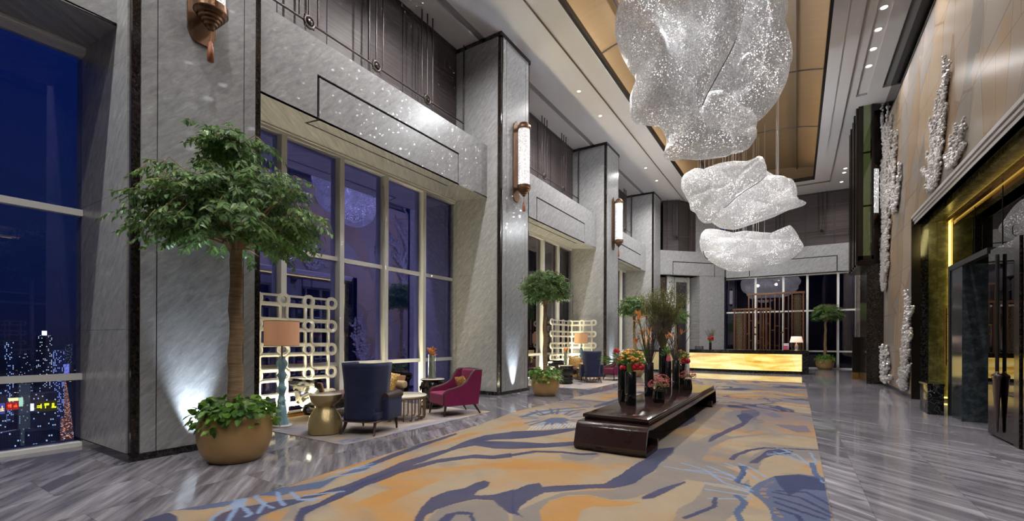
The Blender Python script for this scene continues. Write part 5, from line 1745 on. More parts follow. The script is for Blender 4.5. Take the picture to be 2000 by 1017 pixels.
# ------------------------------------------------------------------ tables of the lounges
def hourglass(loc, label):
    t = thing('side_table', label, 'side table', loc, 0.5)
    prof = [(0.245, 0.0), (0.25, 0.06), (0.245, 0.16), (0.22, 0.27), (0.17, 0.36), (0.135, 0.405), (0.15, 0.44), (0.20, 0.475), (0.232, 0.53), (0.245, 0.59), (0.245, 0.61)]
    def lob(a, z):
        return 1 + 0.13 * abs(math.sin(2.5 * (a + 2.4 * z))) ** 0.7 - 0.07
    MB().lathe(prof, n=80, lobes=lob).build('twisted_body', 'brass', t)
    MB().lathe([(0.0, 0.617), (0.236, 0.617), (0.24, 0.612), (0.24, 0.605)], n=40).build('top', 'whitestone', t)
    return t


hourglass((-6.42, 4.58, 0.018), 'hammered brass hourglass side table beside the navy wing chair')


def coffee_table(loc, label, r=0.46):
    t = thing('coffee_table', label, 'coffee table', loc, 0, 'round bronze coffee tables')
    MB().lathe([(0.0, 0.432), (r - 0.01, 0.432), (r, 0.44), (r, 0.452), (r - 0.01, 0.458), (0.0, 0.458)], n=56).build('marble_top', 'whitestone', t)
    MB().lathe([(r - 0.03, 0.40), (r - 0.005, 0.40), (r - 0.005, 0.432), (r - 0.03, 0.432)], n=56).build('rim', 'bronzerod', t)
    n = 18
    for k in range(n):
        a = 2 * PI * k / n
        c, s = math.cos(a), math.sin(a)
        MB().tube([(c * (r - .03), s * (r - .03), 0.41), (c * (r - .03), s * (r - .03), 0.06), (c * (r - .05), s * (r - .05), 0.015), (c * (r - 0.12), s * (r - 0.12), 0.012)], 0.013, 6).build('leg', 'bronzerod', t)
    return t


coffee_table((-6.32, 6.16, 0.018), 'round bronze coffee table with a cream marble top beside the nearest wing chair')
coffee_table((-6.75, 16.25, 0.018), 'round bronze coffee table with a cream marble top in the farther lounge corner')


def drum(loc, label):
    t = thing('drum_stool', label, 'side table', loc, 0, 'black lacquered drum tables')
    prof = [(0.22, 0.0), (0.245, 0.01), (0.25, 0.04), (0.225, 0.07), (0.22, 0.09), (0.245, 0.115), (0.25, 0.14), (0.222, 0.165), (0.22, 0.185), (0.245, 0.21), (0.248, 0.235), (0.22, 0.26), (0.235, 0.31), (0.262, 0.38), (0.27, 0.45), (0.262, 0.52), (0.24, 0.565), (0.236, 0.58), (0.262, 0.60), (0.262, 0.625)]
    def lob(a, z):
        return 1 + (0.022 * math.sin(6 * a) if 0.3 < z < 0.56 else 0)
    MB().lathe(prof, n=60, lobes=lob).build('body', 'blacklac', t)
    MB().lathe([(0.0, 0.638), (0.255, 0.638), (0.262, 0.632), (0.262, 0.625), (0.0, 0.625)], n=40).build('top', 'whitestone', t)
    k = MB()
    for q in range(6):
        a = q * PI / 3
        k.tube([(0.265 * math.cos(a + d), 0.265 * math.sin(a + d), 0.45 + 0.06 * math.sin(d * 12)) for d in (-0.3, -0.15, 0, 0.15, 0.3)], 0.02, 6)
    k.build('carved_scroll', 'blacklac', t)
    return t


drum((-6.82, 7.56, 0.018), 'black lacquered drum table holding the glass vase, beside the nearer burgundy armchair')
drum((-6.82, 14.4, 0.018), 'black lacquered drum table of the farther lounge corner, beside the second gold pot')


def bird_flower(mb_s, parent, base, tip, rr, size=0.14, name='bird_of_paradise'):
    mb_o = MB()
    base, tip = Vector(base), Vector(tip)
    mid = (base + tip) / 2 + Vector((rr.uniform(-.03, .03), rr.uniform(-.03, .03), 0))
    mb_s.tube([base, mid, tip], [0.010, 0.008, 0.006], 5)
    d = Vector((rr.uniform(-1, 1), rr.uniform(-1, 1), 0.35)).normalized()
    for k in range(5):
        e_ = (d * 0.6 + Vector((rr.uniform(-.5, .5), rr.uniform(-.5, .5), rr.uniform(0.3, 1.2)))).normalized()
        p = tip + e_ * size * rr.uniform(0.7, 1.1)
        mb_o.tube([tip, tip + e_ * size * .45 + Vector((0, 0, .01)), p], [0.006, 0.016, 0.001], 5)
    mb_o.tube([tip - d * 0.02, tip + d * size * 0.6, tip + d * size * 1.15], [0.008, 0.012, 0.001], 5)
    mb_o.build(name, 'orange', parent)


def glass_vase(loc, label, h, r, n, seed, group):
    t = thing('glass_vase', label, 'vase of flowers', loc, 0, group)
    MB().lathe([(r * .9, 0.0), (r, 0.012), (r, h), (r - 0.005, h), (r - 0.006, 0.02), (0.001, 0.02)], n=28).build('glass', 'ext_glass', t)
    rr = random.Random(seed)
    s = MB()
    for k in range(n):
        a = rr.uniform(0, 2 * PI)
        bird_flower(s, t, (0.6 * r * math.cos(a + 2), 0.6 * r * math.sin(a + 2), 0.03), (0.6 * r * math.cos(a), 0.6 * r * math.sin(a), h + rr.uniform(-.05, 0.09)), rr, 0.11, 'flower')
    s.build('stem', 'stemgreen', t)
    return t


glass_vase((-6.84, 7.56, 0.653), 'tall clear glass vase of orange flowers on the nearer drum table', 0.54, 0.09, 10, 3, 'glass vases on the drum tables')
glass_vase((-6.84, 14.42, 0.653), 'clear glass vase of orange flowers on the farther drum table', 0.45, 0.07, 6, 5, 'glass vases on the drum tables')


def floor_lamp(loc, label):
    t = thing('floor_lamp', label, 'floor lamp', loc, 0, 'peach shaded lamps with blue glass stems')
    MB().lathe([(0.17, 0.0), (0.17, 0.02), (0.15, 0.03)], n=32).build('foot', 'chrome', t)
    prof = [(0.115, 0.03), (0.10, 0.10), (0.075, 0.34), (0.06, 0.40), (0.075, 0.43), (0.055, 0.46), (0.045, 0.55), (0.07, 0.62), (0.085, 0.65), (0.05, 0.69), (0.04, 0.76), (0.06, 0.83), (0.085, 0.88), (0.045, 0.92), (0.05, 0.97), (0.085, 1.04), (0.09, 1.08), (0.075, 1.12), (0.05, 1.15), (0.055, 1.18), (0.03, 1.2)]
    def lob(a, z):
        return 1 + 0.04 * math.cos(10 * a)
    MB().lathe(prof, n=60, lobes=lob).build('glass_stem', 'blueglass', t)
    MB().tube([(0, 0, 1.19), (0, 0, 1.42)], 0.012, 8).build('rod', 'bronzerod', t)
    sh = MB().lathe([(0.275, 1.38), (0.275, 1.80)], n=40)
    sh.f = sh.f[:40]
    sh.s = sh.s[:40]
    sh.v, sh.n = [sh.v[0]], len(sh.v[0])
    sh.build('lamp_shade', 'peach_shade', t)
    MB().lathe([(0.276, 1.795), (0.279, 1.80), (0.276, 1.805)], n=40).lathe([(0.276, 1.375), (0.279, 1.38), (0.276, 1.385)], n=40).build('shade_rim', 'bronzerod', t)
    lamp('lamp_bulb', 'POINT', (loc[0], loc[1], 1.58), 5, (1.0, 0.76, 0.5), 0.05)
    return t


floor_lamp((-7.5, 4.50, 0.018), 'peach drum shade lamp on a blue glass stem before the nearest lattice screen')
floor_lamp((-7.62, 17.55, 0.018), 'lamp with a peach drum shade behind the farther navy wing chair')

# ------------------------------------------------------------------ vases on the display table
def black_vase(h, r):
    return MB().lathe([(r * 0.96, 0.0), (r, 0.01), (r, h - 0.005), (r - 0.006, h), (r - 0.014, h - 0.004), (r - 0.014, h - 0.09), (0.001, h - 0.09)], n=36)


def blob_flowers(mb, c, r, n, rr, size=(0.018, 0.03)):
    for k in range(n):
        a, b = rr.uniform(0, 2 * PI), rr.uniform(-0.3, 1)
        q = math.sqrt(max(0, 1 - b * b))
        p = (c[0] + r[0] * q * math.cos(a), c[1] + r[1] * q * math.sin(a), c[2] + r[2] * b)
        mb.sphere(p, rr.uniform(*size), 7, 5, (1, 1, 0.75))


def greenery(parent, name, c, r, n, ln, seed, mat='vine', up=0.4, wid=0.35):
    rr = np.random.default_rng(seed)
    d = rvec(n, rr)
    d[:, 2] = np.abs(d[:, 2]) * 0.9 - 0.15
    P = np.array(c) + d * np.array(r) * rr.uniform(0.3, 1, (n, 1))
    D = d + np.array([0, 0, up]) + rr.normal(size=(n, 3)) * 0.3
    V, F = leaf_mesh(P, D, rvec(n, rr) + np.array([0, 0, 1]), ln * rr.uniform(0.6, 1.2, n), wid)
    return np_mesh(name, V, F, mat, parent)


def vase_thing(loc, label, h, r):
    t = thing('flower_vase', label, 'vase of flowers', loc, 0, 'tall black vases on the display table')
    black_vase(h, r).build('vase', 'vaseblack', t)
    return t


def rounded_bloom(parent, name, c, r, rr, mat='red'):
    mb = MB()
    _bloom(mb, c, r, rr)
    return mb.build(name, mat, parent)


def _bloom(mb, c, r, rr):
    """velvety ruffled bloom"""
    for k in range(26):
        a, b = rr.uniform(0, 2 * PI), rr.uniform(-0.6, 1)
        q = math.sqrt(max(0, 1 - b * b))
        mb.sphere((c[0] + r * .7 * q * math.cos(a), c[1] + r * .7 * q * math.sin(a), c[2] + r * .45 * b), r * rr.uniform(0.32, 0.45), 7, 5)


# nearest pair
t = vase_thing((-2.53, 7.62, ZT), 'tall black vase at the near left of the table, trailing long green leaves', 0.66, 0.085)
rr = random.Random(2)
gm = MB()
P, D, Nn, Ln = [], [], [], []
for k in range(44):
    a = rr.uniform(0, 2 * PI)
    P.append((0.04 * math.cos(a), 0.04 * math.sin(a), 0.62))
    D.append((math.cos(a) * .5 - 0.15, math.sin(a) * .5, rr.uniform(0.3, 1.2)))
    Nn.append((-math.cos(a), -math.sin(a), 1.0))
    Ln.append(rr.uniform(0.26, 0.42))
V, F = leaf_mesh(P, D, Nn, Ln, 0.045, 0.8, 0.0)
np_mesh('long_leaf', V, F, 'vine', t)
rounded_bloom(t, 'red_bloom', (-0.10, -0.04, 0.86), 0.055, rr)
rounded_bloom(t, 'red_bloom', (-0.03, -0.06, 0.70), 0.05, rr)

t = vase_thing((-2.27, 7.22, ZT), 'black vase at the near end of the table with amber, green and dark red flowers', 0.54, 0.088)
greenery(t, 'greenery', (0.0, 0.02, 0.68), (0.2, 0.2, 0.2), 420, 0.065, 4)
am = MB()
blob_flowers(am, (0, 0.02, 0.76), (0.17, 0.17, 0.14), 60, rr, (0.014, 0.026))
am.build('amber_bloom', 'amber', t)
rounded_bloom(t, 'red_bloom', (0.12, -0.02, 0.63), 0.10, rr)
rounded_bloom(t, 'red_bloom', (-0.11, -0.06, 0.60), 0.055, rr)
MB().lathe([(0.05, 0.50), (0.055, 0.66)], c=(0, -0.03, 0), n=14).build('leaf_wrap', 'vine', t)


def twiggy(t, h, seed, height, spread, n_tw, n_birds, leafy=0, dark=False, bird_z=(0.3, 0.95), birdsize=0.15):
    rr = random.Random(seed)
    m, nz = MB(), None
    tips = []
    for k in range(n_tw):
        a = rr.uniform(0, 2 * PI)
        s = spread * rr.uniform(0.2, 1)
        H = height * rr.uniform(0.6, 1.0)
        p0 = Vector((0.03 * math.cos(a), 0.03 * math.sin(a), h - 0.05))
        p1 = p0 + Vector((s * .35 * math.cos(a), s * .35 * math.sin(a), H * .45))
        p2 = p0 + Vector((s * math.cos(a + .2), s * math.sin(a + .2), H))
        m.tube([p0, p1, p2], [0.007, 0.005, 0.002], 4, cap=False)
        for q in range(5):
            u = rr.uniform(0.3, 0.95)
            b = p0.lerp(p1, u * 2) if u < .5 else p1.lerp(p2, u * 2 - 1)
            e_ = b + Vector((rr.uniform(-.09, .09), rr.uniform(-.09, .09), rr.uniform(.06, .2)))
            m.tube([b, e_], [0.004, 0.0015], 3, cap=False)
            tips.append(e_)
    m.build('twig', 'darktwig' if dark else 'twig', t)
    if leafy:
        r2 = np.random.default_rng(seed)
        base = np.array([tips[i % len(tips)][:] for i in range(leafy)])
        base = base[base[:, 2] > h + height * 0.25]
        n = len(base)
        V, F = leaf_mesh(base + r2.normal(size=(n, 3)) * 0.05, rvec(n, r2) + np.array([0, 0, 0.7]), rvec(n, r2), 0.045 * r2.uniform(.6, 1.3, n), 0.32)
        np_mesh('sprig', V, F, 'sprig', t)
    if n_birds:
        s_ = MB()
        for k in range(n_birds):
            a = rr.uniform(0, 2 * PI)
            q = spread * rr.uniform(0.1, 0.75)
            bird_flower(s_, t, (0.03 * math.cos(a), 0.03 * math.sin(a), h - .05), (q * math.cos(a), q * math.sin(a), h + rr.uniform(*bird_z)), rr, birdsize)
        s_.build('stem', 'stemgreen', t)


t = vase_thing((-2.36, 8.62, ZT), 'black vase of twisting bare branches and orange birds of paradise, third from the near end', 0.63, 0.085)
twiggy(t, 0.63, 11, 1.15, 0.42, 26, 6, 0, True)
t = vase_thing((-2.66, 10.9, ZT), 'tallest black vase, holding a high cloud of green twigs and orange birds of paradise', 0.88, 0.095)
twiggy(t, 0.88, 12, 1.45, 0.60, 110, 10, 9000, False, (0.25, 0.85), 0.15)
t = vase_thing((-2.5, 10.75, ZT), 'slim black vase with one peach bud, between the two taller ones', 0.58, 0.065)
MB().tube([(0, 0, 0.5), (0, 0, 0.6), (0.0, 0, 0.68), (0, 0, 0.76)], [0.03, 0.05, 0.04, 0.004], 10).build('bud', 'paper_pink', t)
greenery(t, 'greenery', (-.05, 0, 0.7), (0.08, 0.08, 0.2), 26, 0.18, 6, 'vine', 1.0, 0.10)
t = vase_thing((-2.22, 10.2, ZT), 'black vase of dark thorny branches with one orange flower leaning right', 0.62, 0.075)
twiggy(t, 0.62, 15, 1.0, 0.36, 22, 2, 0, True, (0.4, 0.55))
t = vase_thing((-2.33, 11.3, ZT), 'shorter black vase with yellow-green blooms and a dark red flower at the far end', 0.50, 0.085)
greenery(t, 'greenery', (0, 0, 0.64), (0.17, 0.17, 0.16), 300, 0.06, 9)
am = MB()
blob_flowers(am, (0, 0, 0.70), (0.15, 0.15, 0.12), 40, rr, (0.014, 0.026))
am.build('amber_bloom', 'amber', t)
rounded_bloom(t, 'red_bloom', (0.10, -0.03, 0.56), 0.10, rr)


def flower_pot(loc, label, seed):
    t = thing('flower_pot', label, 'pot of flowers', loc, 0, 'small black pots of pink flowers')
    def lob(a, z):
        return 1 + 0.06 * math.cos(9 * a)
    MB().lathe([(0.085, 0.0), (0.094, 0.01), (0.092, 0.08), (0.078, 0.18), (0.074, 0.22), (0.066, 0.215), (0.001, 0.18)], n=54, lobes=lob).build('pot', 'vaseblack', t)
    greenery(t, 'greenery', (0, 0, 0.26), (0.14, 0.14, 0.08), 120, 0.05, seed, 'sprig')
    rr = random.Random(seed)
    m = MB()
    blob_flowers(m, (0, 0, 0.29), (0.17, 0.17, 0.11), 150, rr, (0.006, 0.014))
    m.build('bloom', 'pink', t)['kind'] = 'stuff'
    return t


flower_pot((-1.98, 7.82, ZT), 'small ribbed black pot of pink flowers near the front of the table', 21)
flower_pot((-1.98, 10.22, ZT), 'small ribbed black pot of pink flowers at the far end of the table', 22)
flower_pot((-2.22, 8.9, ZT), 'small pot of pink flowers half hidden behind the front one', 23)

# ------------------------------------------------------------------ reception counter and what stands on it
rc = thing('reception_counter', 'curved reception counter with a glowing onyx front and black stone top', 'counter', (-2.1, 25.2, 0))
def curve(x):
    return -0.42 - 0.30 * (1 - (x / 2.6) ** 2)
n = 36
xs = [-2.62 + 4.92 * i / n for i in range(n + 1)]
def shell_strip(zs, offs, mat, name):
    v = [(x, curve(x) + o, z) for z, o in zip(zs, offs) for x in xs]
    w = n + 1
    f = [(j * w + i, j * w + i + 1, (j + 1) * w + i + 1, (j + 1) * w + i) for j in range(len(zs) - 1) for i in range(n)]
    return MB().add(v, f, True).build(name, mat, rc)
shell_strip([0.13, 0.2, 0.92], [0.10, 0.08, 0.02], 'onyx', 'onyx_front')
m = MB()
pts = [(x, curve(x) - 0.02) for x in xs] + [(2.30, 0.6), (-2.62, 0.6)]
m.prism(pts, 0.92, 1.09, 'z')
m.build('stone_top', 'brown_granite', rc)
m = MB().prism([(x, curve(x) + 0.16) for x in xs] + [(2.30, 0.55), (-2.62, 0.55)], 0.0, 0.13, 'z')
m.build('plinth', 'granite', rc)
m = MB().prism([(x, curve(x) + 0.14) for x in xs] + [(2.30, 0.55), (-2.62, 0.55)], 0.13, 0.92, 'z')
m.build('carcass', 'granite', rc)
MB().box(2.30, 2.56, -0.5, 0.7, 0, 1.09).build('end_block', 'granite', rc)
td = thing('table_lamp', 'small table lamp with a pale shade on the right end of the reception counter', 'table lamp', (-0.02, 25.1, 1.09))
MB().lathe([(0.09, 0), (0.09, 0.02), (0.05, 0.03), (0.06, 0.1), (0.075, 0.2), (0.05, 0.28), (0.02, 0.33), (0.02, 0.4)], n=24).build('base', 'chrome', td)
MB().lathe([(0.27, 0.38), (0.21, 0.66), (0.205, 0.66), (0.265, 0.38)], n=32).build('lamp_shade', 'white_shade', td)
lamp('lamp_bulb', 'POINT', (-0.02, 25.1, 1.62), 6, (1.0, 0.8, 0.6), 0.05)
lf = thing('leaflet_stand', 'stand of pink and white leaflets beside the pale table lamp', 'leaflets', (-0.42, 25.0, 1.09))
MB().box(-0.12, 0.12, 0, 0.08, 0, 0.03).build('base', 'blackmetal', lf)
MB().box(-0.12, 0.06, 0.0, 0.03, 0.03, 0.22).build('pink_leaflet', 'paper_pink', lf)
MB().box(-0.11, 0.10, 0.05, 0.07, 0.03, 0.34).build('white_card', 'paper_white', lf)
for k, x in enumerate((-4.35, -4.2, -4.05)):
    o = MB().add([(-.06, 0, 0), (.06, 0, 0), (.06, .07, .17), (-.06, .07, .17), (-.06, .09, 0), (.06, .09, 0)], [(0, 1, 2, 3), (3, 2, 5, 4), (0, 3, 4), (1, 5, 2), (0, 4, 5, 1)]).build('notice_stand', 'blackmetal')
    o.location = (x - 0.08, 25.0, 1.09)
    tag(o, ('left', 'middle', 'right')[k] + ' one of three small dark tent cards on the reception counter', 'card stand', 'dark tent cards')
rv = thing('flower_vase', 'black vase of red flowers and twigs on the left part of the reception counter', 'vase of flowers', (-3.75, 25.05, 1.09))
black_vase(0.36, 0.065).build('vase', 'vaseblack', rv)
rr = random.Random(5)
for k in range(9):
    rounded_bloom(rv, 'red_bloom', (rr.uniform(-.14, .14), rr.uniform(-.06, .06), 0.55 + rr.uniform(-.05, .07)), 0.075, rr)
MB().lathe([(0.05, 0.34), (0.09, 0.5)], n=12).build('leaf_wrap', 'vine', rv)
twiggy(rv, 0.5, 31, 0.62, 0.32, 22, 0)

# concierge desk
cd = thing('concierge_desk', 'pale desk with a dark top left of the reception, behind the table flowers', 'desk', (-6.35, 23.1, 0))
MB().box(-0.75, 1.15, -0.3, 0.5, 0.98, 1.07).build('top', 'brown_granite', cd)
MB().box(-0.7, 1.1, -0.25, 0.4, 0.1, 0.98).build('front_panel', plain('honey_stone_panel', (214, 196, 150), 0.35, nscale=3, namp=0.15), cd)
MB().box(-0.66, 1.06, -0.2, 0.4, 0, 0.1).build('plinth', 'granite', cd)
tl = thing('table_lamp', 'lamp with a peach shade and white base on the pale desk', 'table lamp', (-6.45, 23.1, 1.07))
MB().lathe([(0.1, 0), (0.13, 0.08), (0.1, 0.16), (0.04, 0.24), (0.03, 0.34)], n=24).build('base', 'white_metal', tl)
MB().lathe([(0.25, 0.30), (0.24, 0.68), (0.235, 0.68), (0.245, 0.30)], n=32).build('lamp_shade', 'peach_shade', tl)
lamp('lamp_bulb', 'POINT', (-6.45, 23.1, 1.6), 5, (1.0, 0.7, 0.42), 0.05)


# gilded screens behind the reception
def wave_panel(mb, x0, x1, z0, z1, y, seed):
    rr = random.Random(seed)
    w = x1 - x0
    cz = z0
    while cz < z1:
        c = (x0 + w / 2, cz + 0.30)
        for r in (0.04, 0.09, 0.14, 0.19, 0.24):
            pts = []
            for k in range(25):
                a = 2 * PI * k / 24
                px, pz = c[0] + r * 1.35 * math.cos(a), c[1] + r * math.sin(a)
                if x0 <= px <= x1 and z0 <= pz <= z1:
                    pts.append((px, y, pz))
                else:
                    if len(pts) > 1:
                        mb.tube(pts, 0.009, 4)
                    pts = []
            if len(pts) > 1:
                mb.tube(pts, 0.009, 4)
        cz += 0.24


def gilded_screen(loc, label, width, h, pat, posts):
    s = thing('gilded_screen', label, 'screen', loc, 0, 'gilded screens behind the reception')
    p0, p1 = pat
    fr = MB()
    for x in (0, width):
        fr.box(x - 0.03, x + 0.03, -0.04, 0.04, 0, h)
    fr.box(-0.06, width + 0.06, -0.08, 0.08, h, h + 0.10).box(0, width, -0.04, 0.04, 0, 0.05)
    fr.box(p0 - 0.025, p0 + 0.025, -0.03, 0.03, 0, h).box(p1 - 0.025, p1 + 0.025, -0.03, 0.03, 0, h)
    fr.build('frame', 'goldwood', s)
    w = MB()
    wave_panel(w, p0 + 0.03, p1 - 0.03, 0.05, h - 0.05, 0, 3)
    w.build('wave_lattice', 'bronzerod', s)
    for k, x in enumerate(posts):
        MB().box(x - 0.028, x + 0.028, -0.035, 0.035, 0.05, h).build('slat', 'goldwood' if k % 2 else 'redwood', s)
    b = MB()
    for k in range(len(posts) - 1):
        z = 0.8 + ((k * 0.73) % 1.6)
        b.box(posts[k], posts[k + 1], -0.02, 0.02, z, z + 0.06).box(posts[k], posts[k + 1], -0.02, 0.02, z + 1.1 if z + 1.1 < h - .1 else z - .4, (z + 1.1 if z + 1.1 < h - .1 else z - .4) + 0.06)
    b.build('cross_bar', 'gold_metal', s)
    return s


gilded_screen((-3.0, 28.4, 0), 'lower gilded lattice screen with dark top, left behind the reception', 1.75, 3.25, (0.02, 0.5), [0.58, 0.76, 0.94, 1.12, 1.28, 1.44, 1.6])
gilded_screen((-2.35, 29.3, 0), 'taller gilded slatted screen with a wave panel, right behind the reception', 2.65, 4.15, (2.12, 2.62), [0.2, 0.42, 0.64, 0.86, 1.08, 1.3, 1.52, 1.74, 1.95])

# totem post, pedestal
tp = thing('totem_post', 'dark rectangular post with a golden foot in front of the far right windows', 'post', (2.05, 22.9, 0))
MB().box(-0.15, 0.15, -0.06, 0.06, 0.28, 1.70).build('panel', 'darkbronze', tp)
MB().box(-0.155, 0.155, -0.065, 0.065, 0.06, 0.28).box(-0.17, 0.17, -0.09, 0.09, 0, 0.06).build('foot', 'gold_metal', tp)
pd = thing('pedestal', 'square black marble pedestal with white veins beside the right-hand portal', 'pedestal', (2.42, 13.0, 0))
MB().rbox(-0.10, 0.15, -0.36, 0.36, 0.0, 0.60, 0.006, 1, 2).build('block', 'vein', pd)
MB().box(-0.115, 0.16, -0.375, 0.375, 0.60, 0.64).build('cap', 'vein', pd)


# ------------------------------------------------------------------ silver coral reliefs on the stone wall
def coral(label, base, outline, seed, bead=0.05, dens=1.0):
    """fan of coral: beaded branches climbing from the foot to the tips; outline = tips (dy, dz) along the wall"""
    rr = random.Random(seed)
    m = MB()
    def branch(p, q, r, depth):
        L = math.hypot(q[0] - p[0], q[1] - p[1])
        n = max(3, int(L / (r * 0.75) * dens))
        bow = rr.uniform(-0.12, 0.12) * L
        for i in range(n):
            u = (i + .5) / n
            y = p[0] + (q[0] - p[0]) * u + bow * math.sin(PI * u)
            z = p[1] + (q[1] - p[1]) * u
            for s in range(2):
                k = r * rr.uniform(0.6, 1.15) * (1 - 0.3 * u)
                m.sphere((-k * 0.9 - rr.uniform(0, r), y + rr.uniform(-r, r), z + rr.uniform(-r, r)), k, 6, 4)
            if depth and rr.random() < 0.20:
                a = math.atan2(q[0] - p[0], q[1] - p[1]) + rr.choice((-1, 1)) * rr.uniform(0.3, 0.75)
                l2 = L * rr.uniform(0.14, 0.3)
                branch((y, z), (y + math.sin(a) * l2, z + math.cos(a) * l2), r * 0.9, depth - 1)
    for t in outline:
        branch((rr.uniform(-.08, .08) + t[0] * 0.15, 0), t, bead, 1)
    o = m.build('coral_relief', 'coral')
    o.location = (XR, base[0], base[1])
    return tag(o, label, 'wall relief', 'silver coral reliefs on the stone wall')


coral('largest silver coral relief above the portal corner', (13.35, 4.92), [(-0.85, 1.95), (-0.45, 1.75), (-0.05, 1.7), (0.3, 1.45), (0.75, 1.0), (1.1, 0.75), (0.8, 0.25), (-0.6, 1.15), (0.35, 0.8)], 3, 0.042)
coral('small round silver coral relief right of the largest one', (12.1, 4.92), [(-0.75, 0.2), (-0.7, 0.5), (-0.3, 0.72), (0.1, 0.6), (0.4, 0.4), (-0.3, 0.4)], 4, 0.042)
coral('tall slim silver coral relief at the far top edge of the stone wall', (20.0, 3.3), [(-0.7, 5.3), (0.15, 5.5), (-1.4, 4.1), (0.2, 3.6), (-0.8, 2.8), (-0.5, 1.5)], 5, 0.06, 0.9)
coral('silver coral relief hanging beside the tall slim one', (18.0, 5.5), [(0.1, 1.9), (-0.7, 1.2), (0.35, 1.4), (-0.5, 0.6), (0.4, 0.6)], 6, 0.056, 0.9)
coral('low silver coral relief in the bottom far corner of the stone wall', (20.2, 0.2), [(0.5, 1.1), (0.1, 1.25), (-0.8, 0.95), (-1.7, 0.2), (-1.2, 0.6), (0.0, 0.6), (-0.6, 0.3)], 7, 0.062)
coral('silver coral relief rising along the portal edge near the floor', (16.5, 0.22), [(-0.35, 2.35), (-0.6, 2.1), (0.4, 1.1), (0.7, 0.4), (-0.6, 1.2), (-0.5, 0.5), (0.0, 1.6), (0.9, 0.1)], 8, 0.056)

# ------------------------------------------------------------------ the city outside
def block(name, label, x, y, w, zt, ang, mat, depth=None, zb=-75, group='city blocks beyond the window'):
    dd = depth or w
    t = MB().box(-dd, 0, -w / 2, w / 2, 0, zt - zb)
    o = t.build(name, mat)
    o.location = (x, y, zb)
    o.rotation_euler = (0, 0, math.radians(ang))
    return tag(o, label, 'building', group)


f1 = m_facade('tower_facade', (10, 12, 24), (200, 225, 255), 0.16, 0.7, 0.85, 0.6)
f2 = m_facade('dark_facade', (9, 13, 28), (180, 210, 255), 0.08, 0.75, 1.0, 0.6)
f3 = m_facade('blue_facade', (8, 18, 44), (130, 190, 255), 0.26, 0.6, 0.85, 0.7)
f4 = m_facade('violet_facade', (40, 40, 110), (150, 140, 255), 0.85, 0.9, 1.2, 1.0)
tw = block('city_tower', 'tallest dark tower with white window lights in the night city', -391.3, 83.1, 7.2, 3.6, -12, f1)
cr = MB().box(-2, 0.02, -1.1, 1.1, 78.6, 81.4).build('lit_crown_sign', emit('crown_sign', (225, 240, 255), 1.3), tw)
block('city_building', 'wide dark building left of the tallest tower', -335.3, 54.0, 7.6, -8, -9.6, f2)
block('city_building', 'grey-green office block below the tower, behind the signs', -304.5, 58.2, 3.7, -19.7, -10.8, m_facade('grey_facade', (44, 52, 62), (120, 150, 150), 0.2, 0.6, 1.0, 0.5))
block('city_building', 'low dark hall behind the yellow sign', -322.8, 68.4, 9.4, -26.1, -12, f2)
block('city_building', 'violet lit block at the right edge of the city view', -1265, 301, 8.1, -50.2, -13.4, f4)
block('city_building', 'distant dotted tower at the far left of the skyline', -610.7, 106.8, 6.3, -1.7, -9.9, m_facade('far_facade', (12, 18, 40), (170, 200, 255), 0.4, 1.0, 1.5, 0.7))
block('city_building', 'distant broad block left of the tallest tower', -550.0, 105.5, 9.4, -10.9, -10.9, f2)
block('city_building', 'distant block right of the tallest tower', -604.4, 138.3, 7.7, -9.6, -12.9, m_facade('far_facade_b', (14, 20, 48), (150, 170, 255), 0.4, 1.0, 1.4, 0.7))
block('city_building', 'distant slim tower at the right end of the skyline', -1458, 351, 12, -11, -13.5, f2)
block('city_building', 'low apartment block in the bottom left corner of the city view', -231.5, 40.4, 6.5, -46, -9.9, f3)
block('city_building', 'low apartment block with blue windows at the bottom middle of the city view', -235.2, 47.5, 6.0, -47, -11.4, f3)
block('city_building', 'low dark block beside the busy road', -239.0, 54.0, 5.0, -49, -12.7, f2)
block('city_building', 'dark block in front of the yellow sign', -269.2, 56.1, 9.0, -37, -11.8, f2)
block('city_building', 'dark block in front of the red sign', -265.9, 46.4, 6.6, -35.5, -10, f2, 4)


def sign(name, label, x, y, w, z0, z1, ang, rgb, strength, strokes, srgb):
    t = thing(name, label, 'sign', (x, y, z0), math.radians(ang), 'lit shop signs in the city')
    MB().box(-0.3, 0, -w / 2, w / 2, 0, z1 - z0).build('board', emit(name + '_board', rgb, strength), t)
    m = MB()
    rr = random.Random(int(abs(x * 10)))
    h = z1 - z0
    k = int(w / (h * 0.4)) if strokes else 0
    for i in range(k):
        c = -w / 2 + (i + 0.5) * w / k
        for q in range(4):
            if rr.random() < .5:
                zz = h * rr.uniform(.2, .8)
                m.box(0.01, 0.05, c - h * .16, c + h * .16, zz, zz + h * .07)
            else:
                yy = c + h * rr.uniform(-.14, .14)
                m.box(0.01, 0.05, yy, yy + h * .06, h * .3, h * .75)
    if k:
        m.build('lettering', emit(name + '_letters', srgb, 1.6), t)


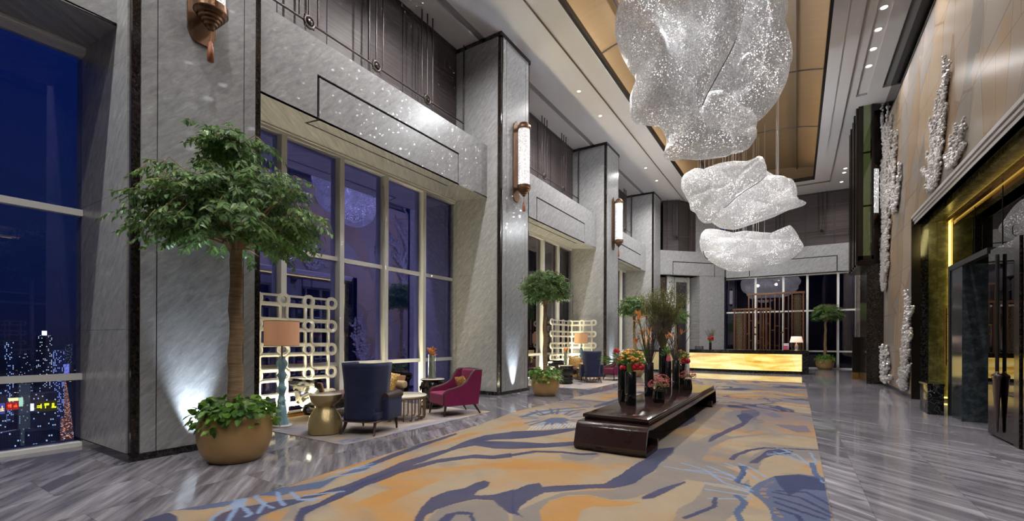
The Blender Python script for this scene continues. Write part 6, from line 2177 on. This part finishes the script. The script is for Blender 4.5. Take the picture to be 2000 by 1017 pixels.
sign('shop_sign', 'red lit shop sign in the night city', -278, 49.6, 3.5, -28.2, -25.0, -10, (150, 10, 14), 0.9, True, (255, 90, 40))
sign('shop_sign', 'tall pale green lit panel right of the red sign', -277, 51.9, 1.2, -27.0, -23.3, -10.6, (170, 220, 190), 0.9, False, (0, 0, 0))
sign('shop_sign', 'long yellow lit shop sign below the tower', -280, 60.3, 6.7, -30.4, -25.8, -12.1, (70, 70, 14), 0.3, True, (240, 250, 40))
sign('shop_sign', 'narrow cream lit strip above the red sign', -279, 50.1, 2.9, -24.7, -23.4, -10.2, (240, 240, 170), 1.0, False, (0, 0, 0))
sign('shop_sign', 'white framed lit shop front at the left edge of the city view', -277, 46.4, 1.8, -29.5, -25.0, -9.5, (60, 70, 150), 0.9, True, (255, 200, 120))
sign('shop_sign', 'small white lit panel left of the yellow sign', -277, 55.2, 1.1, -29.3, -26.2, -11.3, (230, 245, 255), 1.1, False, (0, 0, 0))
gd = MB().box(-2600, -120, -600, 900, -75.6, -75).build('city_ground', m_lights('city_lights', (8, 12, 28), 0.05, 0.12, 1.6, 0.3))
tag(gd, 'dark city ground with scattered lights', 'city ground', None, 'structure')
rd = MB()
rd.add([(-420, 97, -74.9), (-420, 104.5, -74.9), (-716, 173.7, -74.9), (-725, 167.6, -74.9), (-1150, 272.7, -74.9), (-1162, 264.9, -74.9)], [(0, 1, 2, 3), (3, 2, 4, 5)])
rd = rd.build('busy_road', m_lights('traffic_lights_on_road', (64, 42, 46), 0.7, 0.45, 1.6, 0.5))
tag(rd, 'busy road full of car lights running away through the city', 'road', None, 'structure')
hl = MB()
hp_, nn_ = [], 60
for i in range(nn_ + 1):
    y = -300 + 1400 * i / nn_
    hp_.append((y, 2 + 46 * fbm(np.array([y * 0.006]), np.array([3.0]), 9)[0] - 24))
v = [(-1900, y, -75) for y, z in hp_] + [(-2000, y, z) for y, z in hp_] + [(-2300, y, -75) for y, z in hp_]
w_ = nn_ + 1
f = [(j * w_ + i, j * w_ + i + 1, (j + 1) * w_ + i + 1, (j + 1) * w_ + i) for j in range(2) for i in range(nn_)]
hl = hl.add(v, f, True).build('hills', m_lights('lights_on_hill', (14, 18, 40), 0.10, 0.035, 2.0, 0.5))
tag(hl, 'dark hills with scattered lights on the horizon', 'hills', None, 'structure')
